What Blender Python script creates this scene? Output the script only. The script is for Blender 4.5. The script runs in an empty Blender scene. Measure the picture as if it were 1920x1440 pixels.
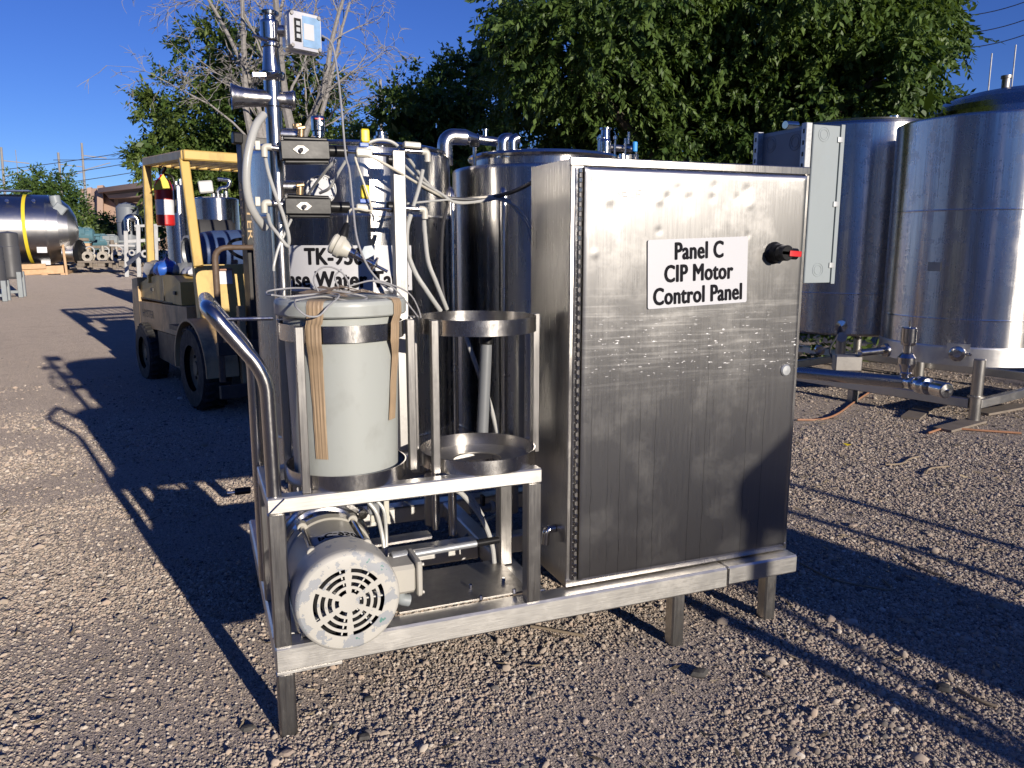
import bpy, math, random
import numpy as np
from mathutils import Vector, Matrix
random.seed(7); RNG = np.random.default_rng(11)
scene = bpy.context.scene
R = math.radians

# ------------------------------------------------------------------ camera
F = 1473.0; CAM_H = 1.35; YAW = R(21.8); PITCH = R(10.0)
FW = np.array([math.sin(YAW)*math.cos(PITCH), math.cos(YAW)*math.cos(PITCH), -math.sin(PITCH)])
RT = np.array([math.cos(YAW), -math.sin(YAW), 0.0]); UP = np.cross(RT, FW); CP = np.array([0, 0, CAM_H])
cam = bpy.data.cameras.new('camera'); camo = bpy.data.objects.new('camera', cam); scene.collection.objects.link(camo)
cam.sensor_width = 36.0; cam.lens = F*36.0/1920.0; cam.clip_end = 3000; cam.clip_start = 0.05
M = Matrix(((RT[0], UP[0], -FW[0], 0), (RT[1], UP[1], -FW[1], 0), (RT[2], UP[2], -FW[2], CAM_H), (0, 0, 0, 1)))
camo.matrix_world = M; scene.camera = camo
# ------------------------------------------------------------------ sky, sun, exposure
SAZ, SEL = R(13.7), R(13.4)
SUN = Vector((math.sin(SAZ)*math.cos(SEL), -math.cos(SAZ)*math.cos(SEL), math.sin(SEL)))
world = bpy.data.worlds.new('World'); scene.world = world; world.use_nodes = True
wn = world.node_tree; bg = wn.nodes['Background']
sky = wn.nodes.new('ShaderNodeTexSky'); sky.sky_type = 'NISHITA'; sky.sun_disc = False
sky.sun_elevation = SEL; sky.sun_rotation = math.pi - SAZ
sky.altitude = 1600; sky.air_density = 1.0; sky.dust_density = 0.0; sky.ozone_density = 5.5
hsv = wn.nodes.new('ShaderNodeHueSaturation'); hsv.inputs['Saturation'].default_value = 1.08; hsv.inputs['Hue'].default_value = 0.522
wn.links.new(sky.outputs[0], hsv.inputs['Color']); wn.links.new(hsv.outputs[0], bg.inputs[0]); bg.inputs[1].default_value = 0.104
sl = bpy.data.lights.new('sun', 'SUN'); sl.energy = 5.0; sl.angle = R(0.53); sl.color = (1.0, 0.905, 0.785)
slo = bpy.data.objects.new('sun', sl); scene.collection.objects.link(slo)
slo.rotation_euler = SUN.to_track_quat('Z', 'Y').to_euler(); slo.location = SUN*60
vs = scene.view_settings; vs.view_transform = 'Standard'; vs.look = 'None'; vs.gamma = 1; vs.use_curve_mapping = False
vs.exposure = 0.2
scene.cycles.max_bounces = 7; scene.cycles.diffuse_bounces = 3; scene.cycles.glossy_bounces = 5
scene.cycles.transparent_max_bounces = 8; scene.cycles.caustics_reflective = False; scene.cycles.caustics_refractive = False
scene.cycles.sample_clamp_indirect = 6.0

# ------------------------------------------------------------------ pixel -> place helpers (a pixel is only a direction)
def ray(x, y): return FW*F + RT*(x-960) + UP*(720-y)
def at_y(x, y, Y): d = ray(x, y); return Vector(CP + d*(Y/d[1]))
def at_z(x, y, z=0.0): d = ray(x, y); return Vector(CP + d*((z-CAM_H)/d[2]))
def at_x(x, y, X): d = ray(x, y); return Vector(CP + d*(X/d[0]))
def gz(y): return 0.018*min(max(y-5, 0), 55)
def gnd(x, y):
    z = 0
    for _ in range(50): p = at_z(x, y, z); z = gz(p.y)
    return p
def rpx(n, p): return n/F*float((np.array(p)-CP) @ FW)       # n picture pixels at that place, in metres
def V(*a): return Vector(a)

# ------------------------------------------------------------------ materials
def nd(nt, t, **kw):
    n = nt.nodes.new(t)
    for k, v in kw.items(): setattr(n, k, v)
    return n
def newmat(name):
    m = bpy.data.materials.new(name); m.use_nodes = True
    nt = m.node_tree; b = nt.nodes['Principled BSDF']; return m, nt, b
def pos_noise(nt, scale=(1, 1, 1), nscale=5.0, detail=3.0, rough=0.55, obj=False):
    if obj: src = nd(nt, 'ShaderNodeTexCoord').outputs['Object']
    else: src = nd(nt, 'ShaderNodeNewGeometry').outputs['Position']
    mp = nd(nt, 'ShaderNodeMapping'); mp.inputs['Scale'].default_value = scale
    nt.links.new(src, mp.inputs[0])
    n = nd(nt, 'ShaderNodeTexNoise'); n.inputs['Scale'].default_value = nscale; n.inputs['Detail'].default_value = detail
    n.inputs['Roughness'].default_value = rough
    nt.links.new(mp.outputs[0], n.inputs['Vector']); return n.outputs['Fac']
def rng(nt, fac, a, b, lo=0.3, hi=0.7):
    m = nd(nt, 'ShaderNodeMapRange'); m.inputs[1].default_value = lo; m.inputs[2].default_value = hi
    m.inputs[3].default_value = a; m.inputs[4].default_value = b; nt.links.new(fac, m.inputs[0]); return m.outputs[0]
def mixc(nt, fac, a, b):
    m = nd(nt, 'ShaderNodeMix', data_type='RGBA')
    if isinstance(fac, (int, float)): m.inputs[0].default_value = fac
    else: nt.links.new(fac, m.inputs[0])
    for i, c in ((6, a), (7, b)):
        if isinstance(c, tuple): m.inputs[i].default_value = (*c[:3], 1)
        else: nt.links.new(c, m.inputs[i])
    return m.outputs[2]
def bump(nt, b, fac, strength, dist=0.01):
    n = nd(nt, 'ShaderNodeBump'); n.inputs['Strength'].default_value = strength; n.inputs['Distance'].default_value = dist
    nt.links.new(fac, n.inputs['Height']); nt.links.new(n.outputs[0], b.inputs['Normal']); return n
def math_(nt, op, a, b=None, clamp=False):
    n = nd(nt, 'ShaderNodeMath', operation=op, use_clamp=clamp)
    for i, x in enumerate((a, b)):
        if x is None: continue
        if isinstance(x, (int, float)): n.inputs[i].default_value = x
        else: nt.links.new(x, n.inputs[i])
    return n.outputs[0]

def paint(name, col, rough=0.5, var=0.12, scale=12, spec=0.5, dirt=None, dirt_amt=0.5, bumpv=0.05, metal=0.0):
    m, nt, b = newmat(name)
    f = pos_noise(nt, nscale=scale, detail=5)
    c2 = tuple(x*(1-var) for x in col); c = mixc(nt, rng(nt, f, 0, 1), col, c2)
    if dirt:
        g = pos_noise(nt, (1, 1, .5), nscale=scale*0.6, detail=8, rough=.7)
        c = mixc(nt, rng(nt, g, 0, dirt_amt, 0.5, 0.68), c, dirt)
    nt.links.new(c, b.inputs['Base Color'])
    nt.links.new(rng(nt, f, rough*0.85, min(1, rough*1.15)), b.inputs['Roughness'])
    b.inputs['Metallic'].default_value = metal
    b.inputs['Specular IOR Level'].default_value = spec
    if bumpv: bump(nt, b, f, bumpv, 0.01)
    return m
def steel(name, base=(.60, .585, .56), r0=.2, r1=.34, aniso=0.5, tang=(0, 0, 1), brush=(1, 1, 1), wav=0.0, wavs=3.0, spots=0.15, brushs=0.06, cv=.78):
    m, nt, b = newmat(name)
    b.inputs['Metallic'].default_value = 1.0
    f = pos_noise(nt, brush, nscale=9, detail=6, rough=.65)
    g = pos_noise(nt, (1, 1, 1), nscale=7, detail=7, rough=.7)
    c = mixc(nt, rng(nt, f, 0, 1, .25, .75), base, tuple(x*cv for x in base))
    c = mixc(nt, rng(nt, g, 0, spots*2, .52, .75), c, tuple(x*.62 for x in base))
    nt.links.new(c, b.inputs['Base Color'])
    rr = math_(nt, 'ADD', rng(nt, f, r0, r1, .25, .75), rng(nt, g, 0, .12, .5, .75))
    nt.links.new(rr, b.inputs['Roughness'])
    b.inputs['Anisotropic'].default_value = aniso
    cb = nd(nt, 'ShaderNodeCombineXYZ')
    for i in range(3): cb.inputs[i].default_value = tang[i]
    nt.links.new(cb.outputs[0], b.inputs['Tangent'])
    n1 = nd(nt, 'ShaderNodeBump'); n1.inputs['Strength'].default_value = brushs; n1.inputs['Distance'].default_value = .004
    nt.links.new(f, n1.inputs['Height']); out = n1
    if wav:
        w = pos_noise(nt, (1, 1, .55), nscale=wavs, detail=1.5)
        n2 = nd(nt, 'ShaderNodeBump'); n2.inputs['Strength'].default_value = wav; n2.inputs['Distance'].default_value = .05
        nt.links.new(w, n2.inputs['Height']); nt.links.new(n1.outputs[0], n2.inputs['Normal']); out = n2
    nt.links.new(out.outputs[0], b.inputs['Normal'])
    return m

MT = {}
MT['tank'] = steel('steel_tank', (.56, .55, .53), r0=.22, r1=.33, aniso=.88, tang=(0, 0, 1), brush=(14, 14, .35), wav=.07, wavs=2.2, spots=.10)
MT['tank_far'] = steel('steel_tank_far', (.66, .645, .62), r0=.20, r1=.30, aniso=.9, brush=(9, 9, .22), wav=.16, wavs=1.3, spots=.2)
MT['tank_h'] = steel('steel_tank_horizontal', (.74, .72, .69), r0=.4, r1=.5, aniso=.8, tang=(1, 0, 0), brush=(.8, 9, 9), wav=.16, wavs=1.1)
MT['frame'] = steel('steel_frame', (.66, .645, .615), r0=.34, r1=.46, aniso=.3, tang=(0, 0, 1), brush=(1.5, 1.5, 30), wav=.05, wavs=9, spots=.22, brushs=.05, cv=.93)
MT['alupost'] = steel('aluminium_post', (.50, .49, .47), r0=.46, r1=.56, aniso=.2, tang=(1, 0, 0), brush=(18, 18, 1), spots=.3, cv=.9)
MT['post'] = steel('steel_post', (.47, .455, .435), r0=.28, r1=.44, aniso=.35, tang=(1, 0, 0), brush=(18, 18, 1), wav=.04, wavs=9, spots=.3, brushs=.12)
MT['pol'] = steel('steel_polished', (.64, .62, .60), r0=.10, r1=.2, aniso=0.2, brush=(5, 5, 5), wav=.05, wavs=8, spots=.12)
MT['tube'] = steel('steel_tube', (.62, .60, .575), r0=.16, r1=.28, aniso=.4, brush=(8, 8, 4), wav=.03, wavs=9, spots=.25)
MT['cab'] = steel('steel_cabinet', (.60, .58, .55), r0=.24, r1=.36, aniso=.55, tang=(0, 1, 0), brush=(30, 30, .6), wav=.06, wavs=2.4, spots=.2)
MT['dull'] = steel('steel_dull', (.42, .40, .37), r0=.4, r1=.55, aniso=.1, brush=(5, 5, 5), wav=.04, wavs=7, spots=.5)
MT['galv'] = paint('galvanised', (.52, .54, .55), .45, .3, 45, metal=.6)
MT['black'] = paint('black_plastic', (.013, .013, .014), .36, .25, 20, spec=.3)
MT['rubber'] = paint('black_rubber', (.02, .02, .021), .75, .3, 25, dirt=(.10, .09, .075), dirt_amt=.5)
MT['whitepl'] = paint('white_plastic', (.60, .595, .56), .35, .05, 10)
MT['nylon'] = paint('nylon_fitting', (.58, .56, .48), .4, .08, 30)
MT['sign'] = paint('sign_white', (.55, .555, .575), .4, .03, 6, bumpv=0)
MT['ink'] = paint('sign_ink', (.010, .010, .013), .8, .1, 20, spec=.15, bumpv=0)
MT['alu'] = steel('cast_aluminium', (.74, .73, .71), r0=.32, r1=.42, aniso=0, spots=.2)
MT['red'] = paint('red_plastic', (.62, .02, .025), .35, .1, 20)
MT['redp'] = paint('red_paint', (.55, .02, .02), .35, .1, 20)
MT['yellow_tag'] = paint('yellow_plastic', (.80, .62, .02), .4, .08, 30)
MT['blue_tag'] = paint('blue_plastic', (.03, .12, .50), .4, .08, 30)
MT['bluecap'] = paint('bright_blue_plastic', (.01, .035, .62), .35, .08, 30)
MT['skyblue'] = paint('light_blue_plastic', (.02, .30, .80), .35, .05, 30)
MT['brass'] = paint('brass', (.42, .30, .17), .45, .3, 60, metal=.8)
MT['tape'] = paint('brown_packing_tape', (.40, .29, .185), .38, .14, 30, bumpv=.1)
MT['cable'] = paint('grey_cable', (.30, .30, .31), .5, .1, 30)
MT['cablew'] = paint('cream_cable', (.62, .58, .48), .5, .1, 30)
MT['pvc'] = paint('grey_pvc', (.19, .20, .21), .45, .12, 14)
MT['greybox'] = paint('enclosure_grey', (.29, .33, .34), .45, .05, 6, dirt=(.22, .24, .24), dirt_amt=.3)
MT['greyshade'] = paint('enclosure_shaded_grey', (.20, .22, .24), .5, .06, 6)  # darker copy of the enclosure grey, shade of its back put into the colour
MT['yellow'] = paint('forklift_yellow', (.64, .44, .13), .42, .12, 5, dirt=(.22, .15, .06), dirt_amt=.75)
MT['yellowd'] = paint('forklift_yellow_worn', (.60, .41, .20), .5, .18, 6, dirt=(.10, .075, .05), dirt_amt=.8)
MT['darkmetal'] = paint('dark_metal', (.035, .033, .030), .5, .3, 12, dirt=(.12, .08, .05), dirt_amt=.5)
MT['rustbar'] = paint('rusty_brown_bar', (.13, .085, .055), .6, .3, 25)
MT['rim'] = paint('wheel_rim', (.22, .18, .11), .6, .3, 14)
MT['wood'] = paint('fresh_lumber', (.62, .40, .22), .7, .18, 9)
MT['woodold'] = paint('weathered_wood', (.24, .20, .16), .8, .3, 9)
MT['bluemotor'] = paint('teal_motor_paint', (.10, .22, .27), .45, .2, 6)
MT['greymotor'] = paint('grey_motor_paint', (.30, .33, .34), .45, .2, 6)
MT['castiron'] = paint('cast_pipe', (.42, .38, .32), .6, .25, 8, metal=.3)
MT['rackwhite'] = paint('white_rack_paint', (.46, .46, .45), .55, .15, 6, dirt=(.3, .28, .25), dirt_amt=.5)
MT['greytank'] = paint('grey_tank_paint', (.20, .22, .25), .45, .12, 3)
MT['bin'] = paint('dark_grey_vessel', (.085, .085, .09), .45, .2, 4)
MT['strap'] = paint('yellow_strap', (.75, .58, .03), .6, .1, 10)
MT['paper'] = paint('paper_label', (.72, .73, .74), .7, .15, 12)
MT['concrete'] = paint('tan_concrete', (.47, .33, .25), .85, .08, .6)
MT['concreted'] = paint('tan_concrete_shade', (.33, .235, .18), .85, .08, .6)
MT['pole'] = paint('pole_grey', (.30, .28, .26), .8, .15, 2)
MT['wire'] = paint('wire_dark', (.06, .06, .065), .6, .1, 2)
MT['bluebarrel'] = paint('blue_barrel', (.05, .085, .19), .4, .1, 6)
MT['seat'] = paint('black_vinyl', (.03, .03, .032), .45, .2, 10)
MT['orange'] = paint('orange_cord', (.40, .20, .11), .55, .2, 20)
MT['bark'] = paint('dead_bark', (.31, .29, .27), .9, .35, 14, bumpv=.4)
MT['trunk'] = paint('live_bark', (.12, .095, .07), .9, .35, 10, bumpv=.4)
MT['stick'] = paint('dry_stick', (.33, .26, .18), .85, .3, 20)
MT['darkstone'] = paint('dark_stone', (.10, .095, .088), .9, .3, 60, spec=.2, bumpv=.3)
MT['tanstone'] = paint('tan_stone', (.40, .32, .26), .9, .3, 60, spec=.2, bumpv=.3)
MT['hose'] = paint('hose_dark', (.05, .05, .055), .5, .2, 20)

def clear_tube():
    m, nt, b = newmat('milky_tubing')
    b.inputs['Base Color'].default_value = (.60, .60, .57, 1); b.inputs['Roughness'].default_value = .3
    b.inputs['Subsurface Weight'].default_value = 0.0
    t = nd(nt, 'ShaderNodeBsdfTranslucent'); t.inputs[0].default_value = (.6, .6, .57, 1)
    mx = nd(nt, 'ShaderNodeMixShader'); mx.inputs[0].default_value = .3
    nt.links.new(b.outputs[0], mx.inputs[1]); nt.links.new(t.outputs[0], mx.inputs[2])
    nt.links.new(mx.outputs[0], nt.nodes['Material Output'].inputs[0]); return m
MT['hosew'] = clear_tube()
def pail_mat():
    m, nt, b = newmat('pail_polyethylene')
    f = pos_noise(nt, (1, 1, .7), nscale=14, detail=5)
    c = mixc(nt, rng(nt, f, 0, .8, .55, .75), (.385, .405, .38), (.325, .335, .31))
    nt.links.new(c, b.inputs['Base Color']); b.inputs['Roughness'].default_value = .38
    b.inputs['Subsurface Weight'].default_value = .25; b.inputs['Subsurface Scale'].default_value = .02
    b.inputs['Subsurface Radius'].default_value = (1, 1, .9)
    bump(nt, b, f, .05, .01); return m
MT['pail'] = pail_mat()
def motor_mat():
    m, nt, b = newmat('chipped_cream_motor_paint')
    c0 = at_y(655, 1130, 1.985)
    gp = nd(nt, 'ShaderNodeNewGeometry').outputs['Position']; sx = nd(nt, 'ShaderNodeSeparateXYZ'); nt.links.new(gp, sx.inputs[0])
    dx, dz = math_(nt, 'SUBTRACT', sx.outputs[0], c0.x), math_(nt, 'SUBTRACT', sx.outputs[2], c0.z)
    rad = math_(nt, 'SQRT', math_(nt, 'ADD', math_(nt, 'MULTIPLY', dx, dx), math_(nt, 'MULTIPLY', dz, dz)))
    ring = math_(nt, 'MULTIPLY', rng(nt, rad, 0, 1, .07, .105), rng(nt, rad, 1, 0, .128, .143))   # knocks gather round the rim of the cover
    f = pos_noise(nt, nscale=24, detail=5, rough=.62); g = pos_noise(nt, nscale=7, detail=2)
    s = math_(nt, 'ADD', math_(nt, 'ADD', math_(nt, 'MULTIPLY', f, .8), math_(nt, 'MULTIPLY', g, .4)), math_(nt, 'MULTIPLY', ring, .075))
    chip = rng(nt, s, 0, 1, .690, .694); deep = rng(nt, s, 0, 1, .80, .804)
    base = mixc(nt, rng(nt, g, 0, 1), (.53, .515, .465), (.47, .455, .41))
    c = mixc(nt, chip, base, (.33, .345, .36)); c = mixc(nt, deep, c, (.11, .24, .21))
    nt.links.new(c, b.inputs['Base Color']); b.inputs['Roughness'].default_value = .42
    inv = math_(nt, 'SUBTRACT', 1.0, chip); bump(nt, b, inv, .4, .002); return m
MT['motor'] = motor_mat()
MT['motorc'] = paint('cream_motor_paint', (.47, .45, .395), .4, .1, 8, dirt=(.35, .34, .30), dirt_amt=.5)

def door_mat():
    m, nt, b = newmat('brushed_cabinet_door')
    b.inputs['Metallic'].default_value = 1
    base = (.50, .49, .475)
    gp = nd(nt, 'ShaderNodeNewGeometry').outputs['Position']
    sx = nd(nt, 'ShaderNodeSeparateXYZ'); nt.links.new(gp, sx.inputs[0]); X, Z = sx.outputs[0], sx.outputs[2]
    f = pos_noise(nt, (38, 38, .7), nscale=9, detail=6, rough=.65)          # vertical brushing
    g = pos_noise(nt, (1, 1, 1), nscale=6, detail=8, rough=.7)
    c = mixc(nt, rng(nt, f, 0, 1, .25, .75), base, tuple(x*.88 for x in base))
    c = mixc(nt, rng(nt, g, 0, .12, .5, .75), c, tuple(x*.8 for x in base))
    # drip stains: thin vertical lines below mid height
    wob = pos_noise(nt, (3, 3, 9), nscale=1.2, detail=2)
    xw = math_(nt, 'ADD', X, math_(nt, 'MULTIPLY', wob, .012))
    cb = nd(nt, 'ShaderNodeCombineXYZ'); nt.links.new(xw, cb.inputs[0])
    vo = nd(nt, 'ShaderNodeTexVoronoi', voronoi_dimensions='1D', feature='DISTANCE_TO_EDGE'); vo.inputs['Scale'].default_value = 17
    nt.links.new(xw, vo.inputs['W'])
    line = rng(nt, vo.outputs['Distance'], 1, 0, .008, .028)
    n1 = nd(nt, 'ShaderNodeTexNoise', noise_dimensions='1D'); n1.inputs['Scale'].default_value = 9; nt.links.new(X, n1.inputs['W'])
    top = math_(nt, 'ADD', .55, math_(nt, 'MULTIPLY', n1.outputs[0], .75))
    below = rng(nt, math_(nt, 'SUBTRACT', top, Z), 0, 1, 0, .12)
    on = rng(nt, n1.outputs[0], 0, 1, .42, .5)
    drip = math_(nt, 'MULTIPLY', math_(nt, 'MULTIPLY', line, below), on)
    c = mixc(nt, math_(nt, 'MULTIPLY', drip, .55), c, (.10, .095, .09))
    # bright rubbed scratches, horizontal, in a band across the middle
    sc = nd(nt, 'ShaderNodeMapping'); sc.inputs['Scale'].default_value = (38, 1, 150); sc.inputs['Rotation'].default_value = (0, R(2.0), 0); nt.links.new(gp, sc.inputs[0])
    v2 = nd(nt, 'ShaderNodeTexNoise'); v2.inputs['Scale'].default_value = 1.0; v2.inputs['Detail'].default_value = 2.5; v2.inputs['Roughness'].default_value = .6
    nt.links.new(sc.outputs[0], v2.inputs['Vector'])
    band = math_(nt, 'MULTIPLY', rng(nt, Z, 0, 1, .90, .98), rng(nt, Z, 1, 0, 1.08, 1.16))
    sp = math_(nt, 'MULTIPLY', rng(nt, v2.outputs[0], 0, 1, .655, .67), band)
    v3m = nd(nt, 'ShaderNodeMapping'); v3m.inputs['Scale'].default_value = (3, 1, 70); v3m.inputs['Rotation'].default_value = (0, R(-5), 0); nt.links.new(gp, v3m.inputs[0])
    v3 = nd(nt, 'ShaderNodeTexNoise'); v3.inputs['Scale'].default_value = 1.6; v3.inputs['Detail'].default_value = 7; nt.links.new(v3m.outputs[0], v3.inputs['Vector'])
    haze_band = math_(nt, 'MULTIPLY', rng(nt, Z, 0, 1, .85, 1.0), rng(nt, Z, 1, 0, 1.15, 1.25))
    haz = math_(nt, 'MULTIPLY', rng(nt, v3.outputs[0], 0, .22, .5, .68), haze_band)
    c = mixc(nt, haz, c, (.74, .73, .71))
    c = mixc(nt, sp, c, (.92, .91, .89))
    nt.links.new(c, b.inputs['Base Color'])
    met = math_(nt, 'SUBTRACT', 1.0, math_(nt, 'MULTIPLY', sp, .8)); nt.links.new(met, b.inputs['Metallic'])
    rr = math_(nt, 'ADD', rng(nt, f, .26, .33, .25, .75), rng(nt, g, 0, .08, .5, .75))
    nt.links.new(math_(nt, 'ADD', rr, math_(nt, 'MULTIPLY', haz, .18)), b.inputs['Roughness'])
    b.inputs['Anisotropic'].default_value = .55
    cbt = nd(nt, 'ShaderNodeCombineXYZ'); cbt.inputs[0].default_value = 1; nt.links.new(cbt.outputs[0], b.inputs['Tangent'])
    n2 = nd(nt, 'ShaderNodeBump'); n2.inputs['Strength'].default_value = .05; n2.inputs['Distance'].default_value = .003
    nt.links.new(f, n2.inputs['Height']); nt.links.new(n2.outputs[0], b.inputs['Normal']); return m
MT['door'] = door_mat()

def leaf_mat(name, a, b_, trans=.28):
    m, nt, b = newmat(name)
    at = nd(nt, 'ShaderNodeAttribute', attribute_name='tone')
    c = mixc(nt, at.outputs['Fac'], a, b_)
    nt.links.new(c, b.inputs['Base Color']); b.inputs['Roughness'].default_value = .5; b.inputs['Specular IOR Level'].default_value = .4
    t = nd(nt, 'ShaderNodeBsdfTranslucent')
    c2 = mixc(nt, .5, c, (.20, .30, .02)); nt.links.new(c2, t.inputs[0])
    mx = nd(nt, 'ShaderNodeMixShader'); mx.inputs[0].default_value = trans
    nt.links.new(b.outputs[0], mx.inputs[1]); nt.links.new(t.outputs[0], mx.inputs[2])
    nt.links.new(mx.outputs[0], nt.nodes['Material Output'].inputs[0]); return m
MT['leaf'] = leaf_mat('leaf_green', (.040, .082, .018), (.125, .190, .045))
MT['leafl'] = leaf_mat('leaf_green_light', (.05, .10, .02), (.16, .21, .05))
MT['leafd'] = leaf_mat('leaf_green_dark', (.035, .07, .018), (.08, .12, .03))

def ground_mat():
    m, nt, b = newmat('gravel_dirt')
    gp = nd(nt, 'ShaderNodeNewGeometry').outputs['Position']
    big = pos_noise(nt, nscale=.5, detail=5); mid = pos_noise(nt, nscale=5, detail=6, rough=.65); fine = pos_noise(nt, nscale=160, detail=4, rough=.7)
    c = mixc(nt, rng(nt, big, 0, 1), (.64, .54, .435), (.56, .47, .38))
    c = mixc(nt, rng(nt, mid, 0, .5, .45, .7), c, (.34, .285, .24))
    spk = pos_noise(nt, nscale=28, detail=9, rough=.8); c = mixc(nt, rng(nt, spk, 0, .75, .5, .72), c, (.36, .30, .25)); c = mixc(nt, rng(nt, spk, .6, 0, .3, .46), c, (.70, .60, .50))
    hs = []
    for sc, amt in ((95, .75), (210, .6), (300, .5)):
        v = nd(nt, 'ShaderNodeTexVoronoi'); v.inputs['Scale'].default_value = sc; v.inputs['Randomness'].default_value = 1
        nt.links.new(gp, v.inputs['Vector'])
        bw = nd(nt, 'ShaderNodeRGBToBW'); nt.links.new(v.outputs['Color'], bw.inputs[0])
        rp = nd(nt, 'ShaderNodeValToRGB'); e = rp.color_ramp
        e.elements[0].position = .18; e.elements[0].color = (.13, .125, .125, 1); e.elements[1].position = .82; e.elements[1].color = (.66, .58, .51, 1)
        for p, col in ((.33, (.28, .24, .21)), (.45, (.42, .34, .29)), (.55, (.40, .355, .32)), (.68, (.52, .42, .36))):
            x = e.elements.new(p); x.color = (*col, 1)
        nt.links.new(bw.outputs[0], rp.inputs[0])
        mask = rng(nt, v.outputs['Distance'], amt, 0, .35/ 1.0, .62)
        c = mixc(nt, mask, c, rp.outputs[0])
        hs.append(rng(nt, v.outputs['Distance'], 1.0/sc*60, 0, .05, .6))
    c = mixc(nt, rng(nt, fine, 0, .3, .5, .7), c, (.22, .185, .155))
    nt.links.new(c, b.inputs['Base Color']); b.inputs['Roughness'].default_value = .95; b.inputs['Specular IOR Level'].default_value = .15
    h = math_(nt, 'ADD', math_(nt, 'ADD', hs[0], hs[1]), math_(nt, 'ADD', hs[2], math_(nt, 'MULTIPLY', fine, .5)))
    b.inputs['Diffuse Roughness'].default_value = 1.0
    bump(nt, b, h, 1.0, .012); return m
MT['ground'] = ground_mat()
def stone_mat(kind='GEOMETRY'):
    m, nt, b = newmat('pebbles')
    at = nd(nt, 'ShaderNodeAttribute', attribute_name='tone', attribute_type=kind)
    rp = nd(nt, 'ShaderNodeValToRGB'); e = rp.color_ramp; e.interpolation = 'LINEAR'
    e.elements[0].position = 0; e.elements[0].color = (.08, .08, .085, 1); e.elements[1].position = 1; e.elements[1].color = (.74, .68, .60, 1)
    for p, col in ((.12, (.12, .12, .115)), (.2, (.27, .23, .185)), (.42, (.43, .36, .285)), (.58, (.49, .405, .325)), (.7, (.53, .41, .31)), (.82, (.56, .495, .41)), (.93, (.66, .59, .49))):
        x = e.elements.new(p); x.color = (*col, 1)
    nt.links.new(at.outputs['Fac'], rp.inputs[0])
    f = pos_noise(nt, nscale=230, detail=3)
    c = mixc(nt, rng(nt, f, 0, .4), rp.outputs[0], (.36, .30, .26))
    nt.links.new(c, b.inputs['Base Color']); b.inputs['Roughness'].default_value = .85; b.inputs['Specular IOR Level'].default_value = .25; b.inputs['Diffuse Roughness'].default_value = .8
    return m
MT['stone'] = stone_mat()

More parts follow.
